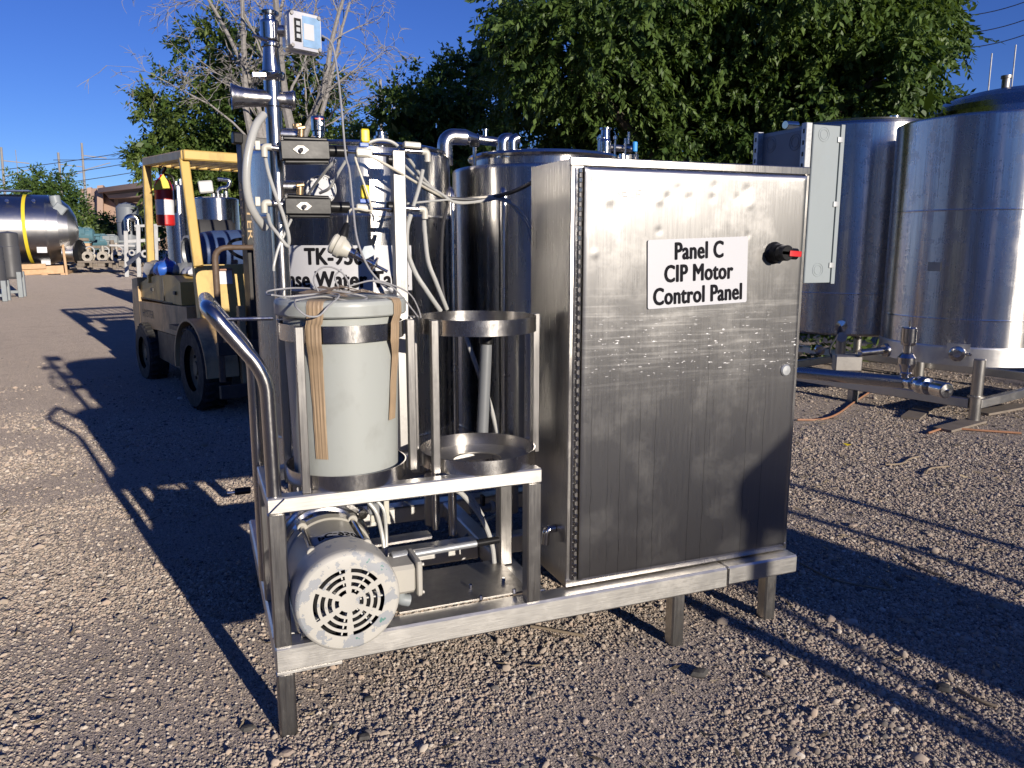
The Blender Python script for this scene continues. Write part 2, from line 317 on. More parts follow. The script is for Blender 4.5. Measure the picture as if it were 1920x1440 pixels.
# ------------------------------------------------------------------ mesh helpers
COL = scene.collection
ROOT = {}
def orient(axis):
    a = Vector(axis).normalized()
    u = a.orthogonal().normalized() if abs(a.z) > .999 else Vector((0, 0, 1)).cross(a).normalized()
    w = a.cross(u); return u, w, a
class MB:
    def __init__(s): s.v = []; s.f = []
    def add(s, vs_, fs):
        o = len(s.v); s.v += [tuple(x) for x in vs_]; s.f += [tuple(i+o for i in f) for f in fs]; return s
    def box(s, a, b):
        (x0, y0, z0), (x1, y1, z1) = a, b
        return s.add([(x0, y0, z0), (x1, y0, z0), (x1, y1, z0), (x0, y1, z0), (x0, y0, z1), (x1, y0, z1), (x1, y1, z1), (x0, y1, z1)],
                     [(3, 2, 1, 0), (4, 5, 6, 7), (0, 1, 5, 4), (1, 2, 6, 5), (2, 3, 7, 6), (3, 0, 4, 7)])
    def bar(s, p0, p1, w, h, up=(0, 0, 1), bev=None, seg=1):
        p0, p1 = Vector(p0), Vector(p1); a = (p1-p0).normalized(); up = Vector(up)
        if abs(a.dot(up)) > .99: up = Vector((0, 1, 0))
        u = a.cross(up).normalized(); w2 = u.cross(a)
        b = min(w, h)*.09 if bev is None else bev
        sec = []
        for cx, cy, a0 in ((1, 1, 0), (-1, 1, 90), (-1, -1, 180), (1, -1, 270)):
            for k in range(seg+1):
                t = R(a0+90*k/seg); sec.append((cx*(w/2-b)+b*math.cos(t), cy*(h/2-b)+b*math.sin(t)))
        n = len(sec); vs_ = []
        L = (p1-p0).length; e = min(b*.6, L*.2)
        for d, k in ((0, 1-e/max(w, h)*2), (e, 1), (L-e, 1), (L, 1-e/max(w, h)*2)):
            vs_ += [p0+a*d+u*x*k+w2*y*k for x, y in sec]
        fs = [tuple(reversed(range(n))), tuple(range(3*n, 4*n))]
        for r_ in range(3):
            for i in range(n): j = (i+1) % n; fs.append((r_*n+i, r_*n+j, (r_+1)*n+j, (r_+1)*n+i))
        return s.add(vs_, fs)
    def tube(s, pts, r, n=12, cap=True):
        pts = [Vector(p) for p in pts]; m = len(pts); rs = r if isinstance(r, (list, tuple)) else [r]*m
        tg = [(pts[min(i+1, m-1)]-pts[max(i-1, 0)]).normalized() for i in range(m)]
        u = tg[0].orthogonal().normalized(); vs_ = []
        for i in range(m):
            u = (u-tg[i]*u.dot(tg[i])).normalized(); w = tg[i].cross(u)
            vs_ += [pts[i]+(u*math.cos(2*math.pi*k/n)+w*math.sin(2*math.pi*k/n))*rs[i] for k in range(n)]
        fs = [(i*n+k, i*n+(k+1) % n, (i+1)*n+(k+1) % n, (i+1)*n+k) for i in range(m-1) for k in range(n)]
        if cap: fs += [tuple(reversed(range(n))), tuple(range((m-1)*n, m*n))]
        return s.add(vs_, fs)
    def lathe(s, prof, o=(0, 0, 0), axis=(0, 0, 1), n=32, a0=0, a1=360):
        q_ = [prof[0]]
        for (r0, t0), (r1, t1) in zip(prof[:-1], prof[1:]):
            L = math.hypot(r1-r0, t1-t0)
            if L > .012:
                e = min(.004, L*.2)/L; q_ += [(r0+(r1-r0)*e, t0+(t1-t0)*e), (r1+(r0-r1)*e, t1+(t0-t1)*e)]
            q_.append((r1, t1))
        prof = q_
        u, w, a = orient(axis); o = Vector(o); full = abs(a1-a0-360) < .01; N = n if full else n+1; vs_ = []; fs = []
        for r, t in prof:
            for k in range(N):
                th = R(a0+(a1-a0)*k/n); vs_.append(o+a*t+(u*math.cos(th)+w*math.sin(th))*r)
        for i in range(len(prof)-1):
            for k in range(n):
                j = (k+1) % N; fs.append((i*N+k, i*N+j, (i+1)*N+j, (i+1)*N+k))
        if full and prof[0][0] > 1e-6: pass
        return s.add(vs_, fs)
    def cyl(s, p0, p1, r, n=20, bev=None, r1=None):
        p0, p1 = Vector(p0), Vector(p1); L = (p1-p0).length; b = min(r*.12, L*.2) if bev is None else bev; r1 = r if r1 is None else r1
        return s.lathe([(0, 0), (r-b, 0), (r, b), (r1, L-b), (r1-b, L), (0, L)], p0, p1-p0, n)
    def torus(s, c, axis, Rr, r, n=32, m=8):
        prof = [(Rr+r*math.cos(2*math.pi*k/m), r*math.sin(2*math.pi*k/m)) for k in range(m+1)]
        return s.lathe(prof, c, axis, n)
    def prism(s, poly, ext):
        poly = [Vector(p) for p in poly]; ext = Vector(ext); n = len(poly)
        return s.add(poly+[p+ext for p in poly], [tuple(reversed(range(n))), tuple(range(n, 2*n))]+[(i, (i+1) % n, n+(i+1) % n, n+i) for i in range(n)])
    def sphere(s, c, r, n=16, sc=(1, 1, 1)):
        c = Vector(c); m = n//2; vs_ = []; fs = []
        for i in range(m+1):
            ph = math.pi*i/m
            for k in range(n):
                th = 2*math.pi*k/n; vs_.append(c+Vector((r*sc[0]*math.sin(ph)*math.cos(th), r*sc[1]*math.sin(ph)*math.sin(th), r*sc[2]*math.cos(ph))))
        fs = [(i*n+k, (i+1)*n+k, (i+1)*n+(k+1) % n, i*n+(k+1) % n) for i in range(m) for k in range(n)]
        return s.add(vs_, fs)
    def build(s, name, mat, parent=None, loc=None, ang=35):
        me = bpy.data.meshes.new(name)
        if parent is not None: L = ROOT[parent.name]
        else: L = Vector(loc) if loc is not None else Vector((0, 0, 0))
        v = np.array(s.v, dtype=float)-np.array(L)
        me.from_pydata(v.tolist(), [], s.f); fin(me, ang)
        return link(name, me, mat, parent, L if parent is None else None)
def fin(me, ang=35):
    import bmesh
    bm = bmesh.new(); bm.from_mesh(me); bmesh.ops.remove_doubles(bm, verts=bm.verts, dist=1e-6)
    bmesh.ops.recalc_face_normals(bm, faces=bm.faces); bm.to_mesh(me); bm.free()
    me.polygons.foreach_set('use_smooth', [True]*len(me.polygons)); me.set_sharp_from_angle(angle=R(ang)); me.update()
def link(name, me, mat, parent=None, loc=None):
    o = bpy.data.objects.new(name, me); COL.objects.link(o)
    if mat is not None: me.materials.append(MT[mat] if isinstance(mat, str) else mat)
    if parent is not None: o.parent = parent; ROOT[o.name] = ROOT[parent.name]
    else:
        if loc is not None: o.location = loc
        ROOT[o.name] = Vector(loc) if loc is not None else Vector((0, 0, 0))
    return o
def tag(o, label=None, cat=None, group=None, kind=None):
    if label: o['label'] = label
    if cat: o['category'] = cat
    if group: o['group'] = group
    if kind: o['kind'] = kind
    return o
def thing(name, label, cat, loc, group=None, rotz=None):
    o = bpy.data.objects.new(name, None); COL.objects.link(o); o.empty_display_size = .1; o.location = loc
    if rotz is not None: o.rotation_euler = (0, 0, rotz); ROOT[o.name] = Vector((0, 0, 0))
    else: ROOT[o.name] = Vector(loc)
    return tag(o, label, cat, group)
def catmull(pts, k=6):
    P = [Vector(p) for p in pts]; P = [P[0]*2-P[1]]+P+[P[-1]*2-P[-2]]; out = []
    for i in range(1, len(P)-2):
        for j in range(k):
            t = j/k; a, b, c, d = P[i-1], P[i], P[i+1], P[i+2]
            out.append(.5*((2*b)+(c-a)*t+(2*a-5*b+4*c-d)*t*t+(3*b-a-3*c+d)*t**3))
    out.append(P[-2]); return out
def bend(pts, rad, k=6):                                        # polyline with filleted corners
    P = [Vector(p) for p in pts]; out = [P[0]]
    for i in range(1, len(P)-1):
        a = (P[i-1]-P[i]); b = (P[i+1]-P[i]); d = min(rad, a.length*.49, b.length*.49)
        p, q = P[i]+a.normalized()*d, P[i]+b.normalized()*d
        for j in range(k+1):
            t = j/k; out.append(p*(1-t)**2+P[i]*2*t*(1-t)+q*t*t)
    out.append(P[-1]); return out
def fastmesh(name, verts, faces, tone=None, smooth=True):       # numpy arrays, all faces the same size
    me = bpy.data.meshes.new(name); nv, nf, k = len(verts), len(faces), faces.shape[1]
    me.vertices.add(nv); me.vertices.foreach_set('co', np.ascontiguousarray(verts, dtype=np.float32).ravel())
    me.loops.add(nf*k); me.loops.foreach_set('vertex_index', np.ascontiguousarray(faces, dtype=np.int32).ravel())
    me.polygons.add(nf); me.polygons.foreach_set('loop_start', np.arange(0, nf*k, k, dtype=np.int32)); me.polygons.foreach_set('loop_total', np.full(nf, k, dtype=np.int32))
    if smooth: me.polygons.foreach_set('use_smooth', np.ones(nf, dtype=bool))
    if tone is not None:
        at = me.attributes.new('tone', 'FLOAT', 'POINT'); at.data.foreach_set('value', np.ascontiguousarray(tone, dtype=np.float32))
    me.update(calc_edges=True); return me
def text_mesh(lines, size, width=None, bold=.018, xs=.82, lead=1.12):   # flat lettering in XZ, centred, facing -Y; stroke thickened by stacked offsets
    vs_, fs = [], []; o = 0
    for i, t in enumerate(lines):
        cu = bpy.data.curves.new('lettering', 'FONT'); cu.body = t; cu.size = size; cu.align_x = 'CENTER'; cu.resolution_u = 4; cu.space_character = 1.0+bold*1.6
        ob = bpy.data.objects.new('lettering', cu); COL.objects.link(ob); dg = bpy.context.evaluated_depsgraph_get(); dg.update()
        me = bpy.data.meshes.new_from_object(ob.evaluated_get(dg))
        K = 9 if bold > .001 else 1
        for k in range(K):
            a = 2*math.pi*k/8; e = size*bold if k < 8 else 0
            if K == 1: e = 0
            vv = [((v.co.x)*xs+e*math.cos(a)*1.05, k*.00006, v.co.y+e*math.sin(a)*.75-i*size*lead) for v in me.vertices]
            vs_ += vv; fs += [tuple(q+o for q in p.vertices) for p in me.polygons]; o += len(vv)
        bpy.data.objects.remove(ob); bpy.data.curves.remove(cu); bpy.data.meshes.remove(me)
    a = np.array(vs_); a[:, 2] -= (a[:, 2].max()+a[:, 2].min())/2
    return a, fs
def place_text(name, lines, size, centre, parent, mat='ink', fn=None, **kw):
    a, fs = text_mesh(lines, size, **kw); mb = MB()
    pts = [fn(p) for p in a] if fn else [Vector(p)+Vector(centre) for p in a]
    mb.add(pts, fs); me = bpy.data.meshes.new(name); v = np.array(mb.v)-np.array(ROOT[parent.name]); me.from_pydata(v.tolist(), [], mb.f); me.update()
    return link(name, me, mat, parent)

# ================================================================== SETTING: ground and pebbles
def build_ground():
    xs = np.concatenate([np.linspace(-600, -40, 9)[:-1], np.linspace(-40, 40, 41), np.linspace(40, 600, 9)[1:]])
    ys = np.concatenate([np.linspace(-600, -20, 8)[:-1], np.linspace(-20, 5, 26)[:-1], np.linspace(5, 60, 45)[:-1], np.linspace(60, 900, 12)])
    X, Y = np.meshgrid(xs, ys); Z = np.vectorize(gz)(Y)
    n = len(xs); v = np.stack([X.ravel(), Y.ravel(), Z.ravel()], 1)
    i, j = np.meshgrid(np.arange(len(xs)-1), np.arange(len(ys)-1)); a = (j*n+i).ravel()
    o = link('ground', fastmesh('ground', v, np.stack([a, a+1, a+n+1, a+n], 1)), 'ground'); tag(o, kind='structure')
build_ground()
def build_gravel():
    t = (1+5**.5)/2
    ico = np.array([(-1, t, 0), (1, t, 0), (-1, -t, 0), (1, -t, 0), (0, -1, t), (0, 1, t), (0, -1, -t), (0, 1, -t), (t, 0, -1), (t, 0, 1), (-t, 0, -1), (-t, 0, 1)])/math.hypot(1, t)
    icf = np.array([(0, 11, 5), (0, 5, 1), (0, 1, 7), (0, 7, 10), (0, 10, 11), (1, 5, 9), (5, 11, 4), (11, 10, 2), (10, 7, 6), (7, 1, 8), (3, 9, 4), (3, 4, 2), (3, 2, 6), (3, 6, 8), (3, 8, 9), (4, 9, 5), (2, 4, 11), (6, 2, 10), (8, 6, 7), (9, 8, 1)])
    oc = np.array([(1, 0, 0), (-.5, .87, 0), (-.5, -.87, 0), (.35, .6, .75), (-.7, 0, .75), (.35, -.6, .75)]); ocf = np.array([(0, 1, 3), (1, 4, 3), (1, 2, 4), (2, 5, 4), (2, 0, 5), (0, 3, 5), (3, 4, 5)])
    VS, FS, TS, off = [], [], [], 0
    for N, shp, fc, med, sig, lo, hi in ((46000, ico, icf, .0048, .46, .003, .019), (120000, oc, ocf, .0036, .32, .0022, .008)):
        P = []; tot = 0
        while tot < N:
            c = RNG.random((80000, 2))*[13.0, 10.5]+[-5.5, .6]
            d = np.hypot(c[:, 0]-.9, c[:, 1]-1.2); w = 1/(1+(d/2.1)**2.4)*np.clip((10.6-c[:, 1])/5, 0, 1)
            patch = .5+.5*np.sin(c[:, 0]*2.3+1.7*np.sin(c[:, 1]*1.9))*np.sin(c[:, 1]*2.7+1.1*np.cos(c[:, 0]*1.3))
            q = c[RNG.random(80000) < w*np.clip(patch*2.4-.62, .05, 1)]; P.append(q); tot += len(q)
        c = np.concatenate(P)[:N]; m = len(shp)
        r = np.clip(np.exp(RNG.normal(math.log(med), sig, N)), lo, hi)
        r *= 1+.05*np.hypot(c[:, 0]-.9, c[:, 1]-1.2)
        sc = np.stack([RNG.uniform(.75, 1.45, N), RNG.uniform(.65, 1.1, N), RNG.uniform(.45, .9, N)], 1)*r[:, None]
        th = RNG.uniform(0, 6.283, N); tl = RNG.normal(0, .35, N)
        v = shp[None]*(1+RNG.uniform(-.30, .30, (N, m, 1)))*sc[:, None, :]
        x, y, z = v[..., 0], v[..., 1], v[..., 2]
        y, z = y*np.cos(tl)[:, None]-z*np.sin(tl)[:, None], y*np.sin(tl)[:, None]+z*np.cos(tl)[:, None]
        x, y = x*np.cos(th)[:, None]-y*np.sin(th)[:, None], x*np.sin(th)[:, None]+y*np.cos(th)[:, None]
        gzv = 0.018*np.maximum(c[:, 1]-5, 0)
        v = np.stack([x+c[:, 0:1], y+c[:, 1:2], z+(gzv+sc[:, 2]*RNG.uniform(-.1, .45, N))[:, None]], -1)
        VS.append(v.reshape(-1, 3)); FS.append((fc[None]+(np.arange(N)*m)[:, None, None]+off).reshape(-1, 3)); off += N*m
        TS.append(np.repeat(np.clip(RNG.beta(1.5, 1.7, N), 0, 1), m))
    me = fastmesh('gravel', np.concatenate(VS), np.concatenate(FS), np.concatenate(TS), smooth=False)
    o = link('gravel', me, 'stone')
    tag(o, 'loose tan, pink and grey pebbles strewn over the dirt yard', 'gravel', kind='stuff')
build_gravel()
def build_grit(N=260000):                                       # finest stones: points with size, turn and tone, one chip each
    P = []; tot = 0
    while tot < N:
        c = RNG.random((200000, 2))*[12.0, 8.0]+[-4.5, 1.2]
        d = np.hypot(c[:, 0]-.9, c[:, 1]-1.2); patch = .5+.5*np.sin(c[:, 0]*2.3+1.7*np.sin(c[:, 1]*1.9))*np.sin(c[:, 1]*2.7+1.1*np.cos(c[:, 0]*1.3)); q = c[RNG.random(200000) < np.clip(patch*2.2-.35, .16, 1)/(1+(d/2.6)**2.6)*np.clip((9.2-c[:, 1])/4.5, 0, 1)]; P.append(q); tot += len(q)
    c = np.concatenate(P)[:N]; gzv = 0.018*np.maximum(c[:, 1]-5, 0)
    me = bpy.data.meshes.new('grit'); me.vertices.add(N); me.vertices.foreach_set('co', np.stack([c[:, 0], c[:, 1], gzv+.0006], 1).astype(np.float32).ravel())
    r = np.clip(np.exp(RNG.normal(math.log(.0034), .38, N)), .002, .008)*(1+.12*np.hypot(c[:, 0]-.9, c[:, 1]-1.2))
    sc = np.stack([RNG.uniform(.8, 1.4, N), RNG.uniform(.7, 1.1, N), RNG.uniform(.5, .95, N)], 1)*r[:, None]
    for nm, ty, dat in (('size', 'FLOAT_VECTOR', sc), ('turn', 'FLOAT_VECTOR', RNG.uniform(-3.14, 3.14, (N, 3))*[.25, .25, 1]), ('tone', 'FLOAT', np.clip(RNG.beta(1.6, 1.7, N), 0, 1))):
        at = me.attributes.new(nm, ty, 'POINT'); at.data.foreach_set('vector' if ty == 'FLOAT_VECTOR' else 'value', np.ascontiguousarray(dat, dtype=np.float32).ravel())
    o = link('fine_grit', me, None); tag(o, 'fine sandy grit between the larger pebbles', 'grit', kind='stuff')
    ng = bpy.data.node_groups.new('grit_chips', 'GeometryNodeTree')
    ng.interface.new_socket('Geometry', in_out='INPUT', socket_type='NodeSocketGeometry'); ng.interface.new_socket('Geometry', in_out='OUTPUT', socket_type='NodeSocketGeometry')
    n = ng.nodes; gi, go = n.new('NodeGroupInput'), n.new('NodeGroupOutput'); m2p = n.new('GeometryNodeMeshToPoints'); iop = n.new('GeometryNodeInstanceOnPoints')
    ico = n.new('GeometryNodeMeshIcoSphere'); ico.inputs['Radius'].default_value = 1; ico.inputs['Subdivisions'].default_value = 1
    sm = n.new('GeometryNodeSetMaterial'); sm.inputs['Material'].default_value = MT['grit']; ss = n.new('GeometryNodeSetShadeSmooth'); ss.inputs['Shade Smooth'].default_value = False
    a1 = n.new('GeometryNodeInputNamedAttribute'); a1.data_type = 'FLOAT_VECTOR'; a1.inputs[0].default_value = 'size'
    a2 = n.new('GeometryNodeInputNamedAttribute'); a2.data_type = 'FLOAT_VECTOR'; a2.inputs[0].default_value = 'turn'; e2r = n.new('FunctionNodeEulerToRotation')
    L = ng.links.new
    L(gi.outputs[0], m2p.inputs['Mesh']); L(m2p.outputs[0], iop.inputs['Points']); L(ico.outputs[0], ss.inputs[0]); L(ss.outputs[0], sm.inputs[0]); L(sm.outputs[0], iop.inputs['Instance'])
    L(a1.outputs[0], iop.inputs['Scale']); L(a2.outputs[0], e2r.inputs[0]); L(e2r.outputs[0], iop.inputs['Rotation']); L(iop.outputs[0], go.inputs[0])
    md = o.modifiers.new('grit_chips', 'NODES'); md.node_group = ng
MT['grit'] = stone_mat('INSTANCER')
build_grit()

# ================================================================== SKID FRAME
def build_skid():
    s = thing('equipment_skid', 'stainless steel skid frame on square legs with bent tube handrail and ring holders', 'skid', (1.03, 2.6, 0))
    X0, X1, Y0, Y1 = .137, 1.922, 2.075, 3.18
    zc, hh = .2315, .073
    MB().bar((X0, Y0+.0375, zc), (1.624, Y0+.0375, zc), .075, hh).build('front_rail', 'frame', s)
    MB().bar((1.626, Y0+.0375, zc+.004), (X1, Y0+.0375, zc+.004), .075, .066).build('front_rail', 'frame', s)
    MB().tube([(1.625, Y0-.001, .197), (1.625, Y0-.002, .23), (1.6255, Y0-.001, .266)], .0035, 8).build('weld_bead', 'pol', s)
    MB().bar((X0+.002, Y0+.03, .1905), (.316, Y0+.03, .1905), .05, .008).build('weld_plate', 'frame', s)
    MB().bar((X0+.0375, Y0+.077, zc), (X0+.0375, Y1, zc), .075, hh).build('side_rail', 'frame', s)
    MB().bar((X1-.0375, Y0+.077, zc), (X1-.0375, Y1, zc), .075, hh).build('side_rail', 'frame', s)
    MB().bar((X0+.077, Y1-.0375, zc), (X1-.077, Y1-.0375, zc), .075, hh).build('rear_rail', 'frame', s)
    MB().bar((.95, Y0+.077, zc), (.95, Y1-.077, zc), .06, .07).build('cross_rail', 'frame', s)
    MB().bar((X0+.077, 2.66, zc), (.918, 2.66, zc), .06, .07).build('cross_rail', 'frame', s)
    MB().bar((.982, 2.66, zc), (X1-.077, 2.66, zc), .06, .07).build('cross_rail', 'frame', s)
    for x, y, zt in ((.162, 2.103, .186), (1.452, 2.128, .195), (1.872, 2.165, .2), (.175, 3.14, .195), (1.03, 3.14, .195), (1.87, 3.14, .195)):
        MB().bar((x, y, -.01), (x, y, zt), .048, .048, bev=.005).build('leg', 'post', s)
    # deck plate with bolts
    pl = MB().box((.50, 2.152, .269), (.918, 2.42, .275)).build('deck_plate', 'dull', s)
    for p in ((883, 1103), (902, 1124), (944, 1091), (964, 1112)):
        q = at_z(*p, .275); MB().cyl(q, q+V(0, 0, .014), .006, 6).build('bolt', 'pol', pl)
    # shelf
    zs = .668
    MB().bar((.139, Y0+.024, .27), (.139+.0, Y0+.024, .64), .001, .001)
    for x, y in ((.1595, 2.098), (.904, 2.098), (.1595, 2.41), (.93, 2.40)):
        MB().bar((x, y, .269), (x, y, .648), .045, .045, bev=.004).build('shelf_post', 'post', s)
    MB().bar((.137, 2.098, zs+.003), (.927, 2.098, zs+.003), .046, .044).build('shelf_rail', 'frame', s)
    MB().bar((.183, 2.41, zs), (.952, 2.41, zs), .046, .04).build('shelf_rail', 'frame', s)
    MB().bar((.1595, 2.122, zs), (.1595, 2.434, zs), .045, .04).build('shelf_rail', 'frame', s)
    MB().bar((.906, 2.122, zs), (.906, 2.386, zs), .045, .04).build('shelf_rail', 'frame', s)
    MB().tube([(.139, 2.0745, .652), (.16, 2.0735, .672), (.181, 2.0745, .69)], .0025, 6).build('weld_bead', 'pol', s)
    # ring holders
    for cx, rad, full in ((.376, .172, False), (.782, .180, True)):
        cy = 2.065+rad
        lo = MB().lathe([(rad, .693), (rad, .735), (rad-.003, .735), (rad-.003, .696)], (cx, cy, 0), n=72)
        lo.build('lower_hoop', 'tube', s)
        tr = MB()
        n = 72
        if full:                                                # tray with a big hole and a small one
            prof = [(rad-.003, .6965), (.075, .6965), (.075, .692), (rad-.003, .692)]
            tr.lathe(prof, (cx+.01, cy, 0) if False else (cx, cy, 0), n=n)
        else: tr.lathe([(rad-.003, .6965), (.05, .6965), (.05, .692)], (cx, cy, 0), n=n)
        tr.build('tray', 'dull', s)
        hp = MB().lathe([(rad+.001, 1.097), (rad+.001, 1.142), (rad-.002, 1.142), (rad-.002, 1.097), (rad+.001, 1.097)], (cx, cy, 0), n=72).build('upper_hoop', 'tube', s)
        for ang in ((-148, -32, 32, 148) if not full else (-120, -14, 24, 165)):
            t = R(ang); x, y = cx+(rad+.0125)*math.cos(t), cy+(rad+.0125)*math.sin(t)
            if ang < -90 and not full: x, y = cx-.135, cy-.139
            if ang == -32: x, y = cx+.1855, cy-.045
            if ang == -14: x, y = cx+.1935, cy-.0
            if ang == -120: x, y = cx-.163, cy-.100
            z0 = .694 if ang in (-148, -120) else .66
            if ang in (-32, -14): z0 = .70
            MB().bar((x, y, z0), (x, y, 1.142), .022, .025, bev=.002).build('upright', 'post', s)
            MB().tube([(x+.012, y-.011, 1.099+k*.0078) for k in range(6)], [.0012, .0026, .0014, .0026, .0014, .0022], 6).build('weld_bead', 'pol', hp)
    # handrail
    path = [(.158, 2.102, .692), (.155, 2.102, 1.02), (.024, 2.102, 1.195), (.024, 2.56, 1.195), (.150, 2.56, 1.02), (.150, 2.56, .27)]
    MB().tube(bend(path, .055, 7), .0195, 20).build('handrail', 'tube', s)
    MB().cyl(at_y(413, 599, 2.2), at_y(512, 597, 2.22), .0055, 10).build('rod', 'pol', s)
    a = at_y(440, 922, 2.4); MB().cyl(a, a+V(.045, 0, 0), .011, 12).build('cable_gland', 'black', s)
    a = at_y(426, 925, 2.4); MB().cyl(a, a+V(.03, 0, 0), .005, 12).build('pin', 'pol', s)
    # rack post that carries the valve rods
    p0 = at_y(745, 283, 2.46); x = p0.x
    rp = MB().bar((x, 2.46, .69), (x, 2.46, p0.z), .040, .040, bev=.003).build('rack_post', 'alupost', s)
    for yy in (300, 388):
        q = at_y(733, yy, 2.46)
        MB().cyl(q+V(-.012, 0, 0), q+V(.004, 0, 0), .017, 14).build('grommet', 'black', rp)
    return s
skid = build_skid()

# ================================================================== CONTROL CABINET
def build_cabinet():
    YF = 2.125
    c = thing('control_cabinet', 'tall stainless steel motor control cabinet with white sign and red and black rotary switch', 'cabinet', (1.46, 2.3, .27))
    a = at_y(1070.4, 293.4, YF); b = at_y(1519.3, 314, YF); X0, X1, ZT = a.x, b.x, (a.z+b.z)/2; ZB = .272
    body = MB()
    body.bar(((X0+X1)/2, YF+.03, ZB), ((X0+X1)/2, YF+.03, ZT-.002), X1-X0, .06, up=(0, 1, 0), bev=.006)
    body.v = []; body.f = []
    d = .30
    # body shell, gently dished side panel
    body.box((X0+.004, YF+.012, ZB), (X1-.004, YF+d, ZT-.004)); body.build('body', 'cab', c)
    # front flange frame
    fl = MB()
    for p0, p1, w, h in (((X0, YF+.006, ZT-.012), (X1, YF+.006, ZT-.012), .014, .026), ((X0, YF+.006, ZB+.014), (X1, YF+.006, ZB+.014), .014, .026)):
        fl.bar(p0, p1, w, h, bev=.003)
    fl.bar((X0+.0225, YF+.006, ZB+.027), (X0+.0225, YF+.006, ZT-.025), .045, .0138, up=(0, 1, 0), bev=.003)
    fl.bar((X1-.008, YF+.006, ZB+.027), (X1-.008, YF+.006, ZT-.025), .016, .0138, up=(0, 1, 0), bev=.003)
    fl.build('flange', 'cab', c)
    # door: wavy sheet with small dents
    dl = at_y(1098, 313, YF-.02); db = at_y(1087, 1090.6, YF-.02); dr = at_y(1517, 329.5, YF-.02)
    x0, x1, z0, z1 = dl.x, dr.x-.004, db.z, (dl.z+dr.z)/2
    nx, nz = 110, 170
    gx, gz_ = np.meshgrid(np.linspace(x0, x1, nx), np.linspace(z0, z1, nz))
    yy = np.full(gx.shape, YF-.020)
    u, w = (gx-x0)/(x1-x0), (gz_-z0)/(z1-z0)
    yy += .0006*np.sin(u*6.0+.6)*np.sin(w*4.2+.4)+.0005*np.sin(u*11+w*5)*w+.0004*np.sin(u*19-w*7+1)*np.sin(w*3.14)*w
    yy += -.0035*np.sin(math.pi*u)*np.sin(math.pi*w)
    for px, py, rr, dd in ((1252, 370, .008, .0018), (1292, 371, .007, .0016), (1336, 371, .007, .0016), (1382, 371, .007, .0016), (1142, 374, .011, -.002), (1236, 376, .008, -.0018), (1235, 433, .006, .0015), (1402, 441, .006, .0015), (1402, 355, .010, .0018), (1406, 384, .008, -.0016), (1115, 476, .008, -.0012), (1340, 349, .008, .0014), (1272, 353, .007, .0013)):
        q = at_y(px, py, YF-.02); yy += .55*dd*np.exp(-((gx-q.x)**2+(gz_-q.z)**2)/(2*rr**2))
    ed = np.minimum(np.minimum(gx-x0, x1-gx), np.minimum(gz_-z0, z1-gz_)); yy += .004*np.exp(-ed/.0028)
    v = np.stack([gx.ravel(), yy.ravel(), gz_.ravel()], 1); i, j = np.meshgrid(np.arange(nx-1), np.arange(nz-1)); k = (j*nx+i).ravel()
    door_faces = [tuple(f) for f in np.stack([k, k+1, k+nx+1, k+nx], 1)]
    mb = MB(); mb.add(v.tolist(), door_faces)
    # door return edges
    rim = [j*nx for j in range(nz)]
    def skirt(ids):
        o = len(mb.v); mb.v += [(mb.v[t][0], YF-.0015, mb.v[t][2]) for t in ids]
        mb.f += [(ids[t], ids[t+1], o+t+1, o+t) for t in range(len(ids)-1)]
    skirt([j*nx for j in range(nz)]); skirt([j*nx+nx-1 for j in range(nz)]); skirt(list(range(nx))); skirt(list(range((nz-1)*nx, nz*nx)))
    door = mb.build('door', 'door', c, ang=60)
    # hinge
    hx = at_y(1084, 700, YF-.012).x; n = 92; hz0, hz1 = z0+.004, z1-.002
    m1, m2 = MB(), MB()
    for t in range(n):
        a0, a1 = hz0+(hz1-hz0)*t/n, hz0+(hz1-hz0)*(t+.93)/n
        (m1 if t % 2 else m2).cyl((hx+(0.0008 if t % 2 else -.0008), YF-.010, a0), (hx+(0.0008 if t % 2 else -.0008), YF-.010, a1), .0062 if t % 2 else .0056, 8, bev=.0008)
    MB().box((hx-.014, YF-.006, hz0), (hx-.003, YF-.0012, hz1)).build('hinge_leaf', 'pol', c)
    MB().box((hx+.004, YF-.0065, hz0), (x0-.0015, YF-.0012, hz1)).build('hinge_leaf', 'darkmetal', c)
    h = m1.build('hinge', 'pol', c); m2.build('knuckles', 'dull', h)
    # sign
    c0, c1, c2, c3 = [at_y(*p, YF-.024) for p in ((1213, 450), (1400, 443), (1400, 566), (1214, 580))]
    sx0, sx1 = (c0.x+c3.x)/2, (c1.x+c2.x)/2; zm = (c0.z+c1.z+c2.z+c3.z)/4; sh = ((c0.z-c3.z)+(c1.z-c2.z))/2; rot = math.atan2(c1.z-c0.z, sx1-sx0)
    cx = (sx0+sx1)/2; ys = YF-.0275
    def sp(x, z, y=ys): return V(cx+x*math.cos(rot)-z*math.sin(rot), y, zm+x*math.sin(rot)+z*math.cos(rot))
    W2, H2, rc = (sx1-sx0)/2, sh/2, .006; poly = []
    for ax, az, a0 in ((1, 1, 0), (-1, 1, 90), (-1, -1, 180), (1, -1, 270)):
        for q in range(5): t = R(a0+22.5*q); poly.append(sp(ax*(W2-rc)+rc*math.cos(t), az*(H2-rc)+rc*math.sin(t)))
    sg = MB().prism(poly, (0, .0025, 0)).build('sign', 'sign', c); sg['label'] = 'white sign reading Panel C CIP Motor Control Panel'
    size = .0735
    place_text('lettering', ['Panel C', 'CIP Motor', 'Control Panel'], size, None, sg, fn=lambda p: sp(p[0], p[2], ys-.0012+p[1]), bold=.034, xs=.76, lead=.93)
    # rotary switch
    q = at_y(1466, 474, YF-.02); q = V(q.x-.035, YF-.021, q.z)
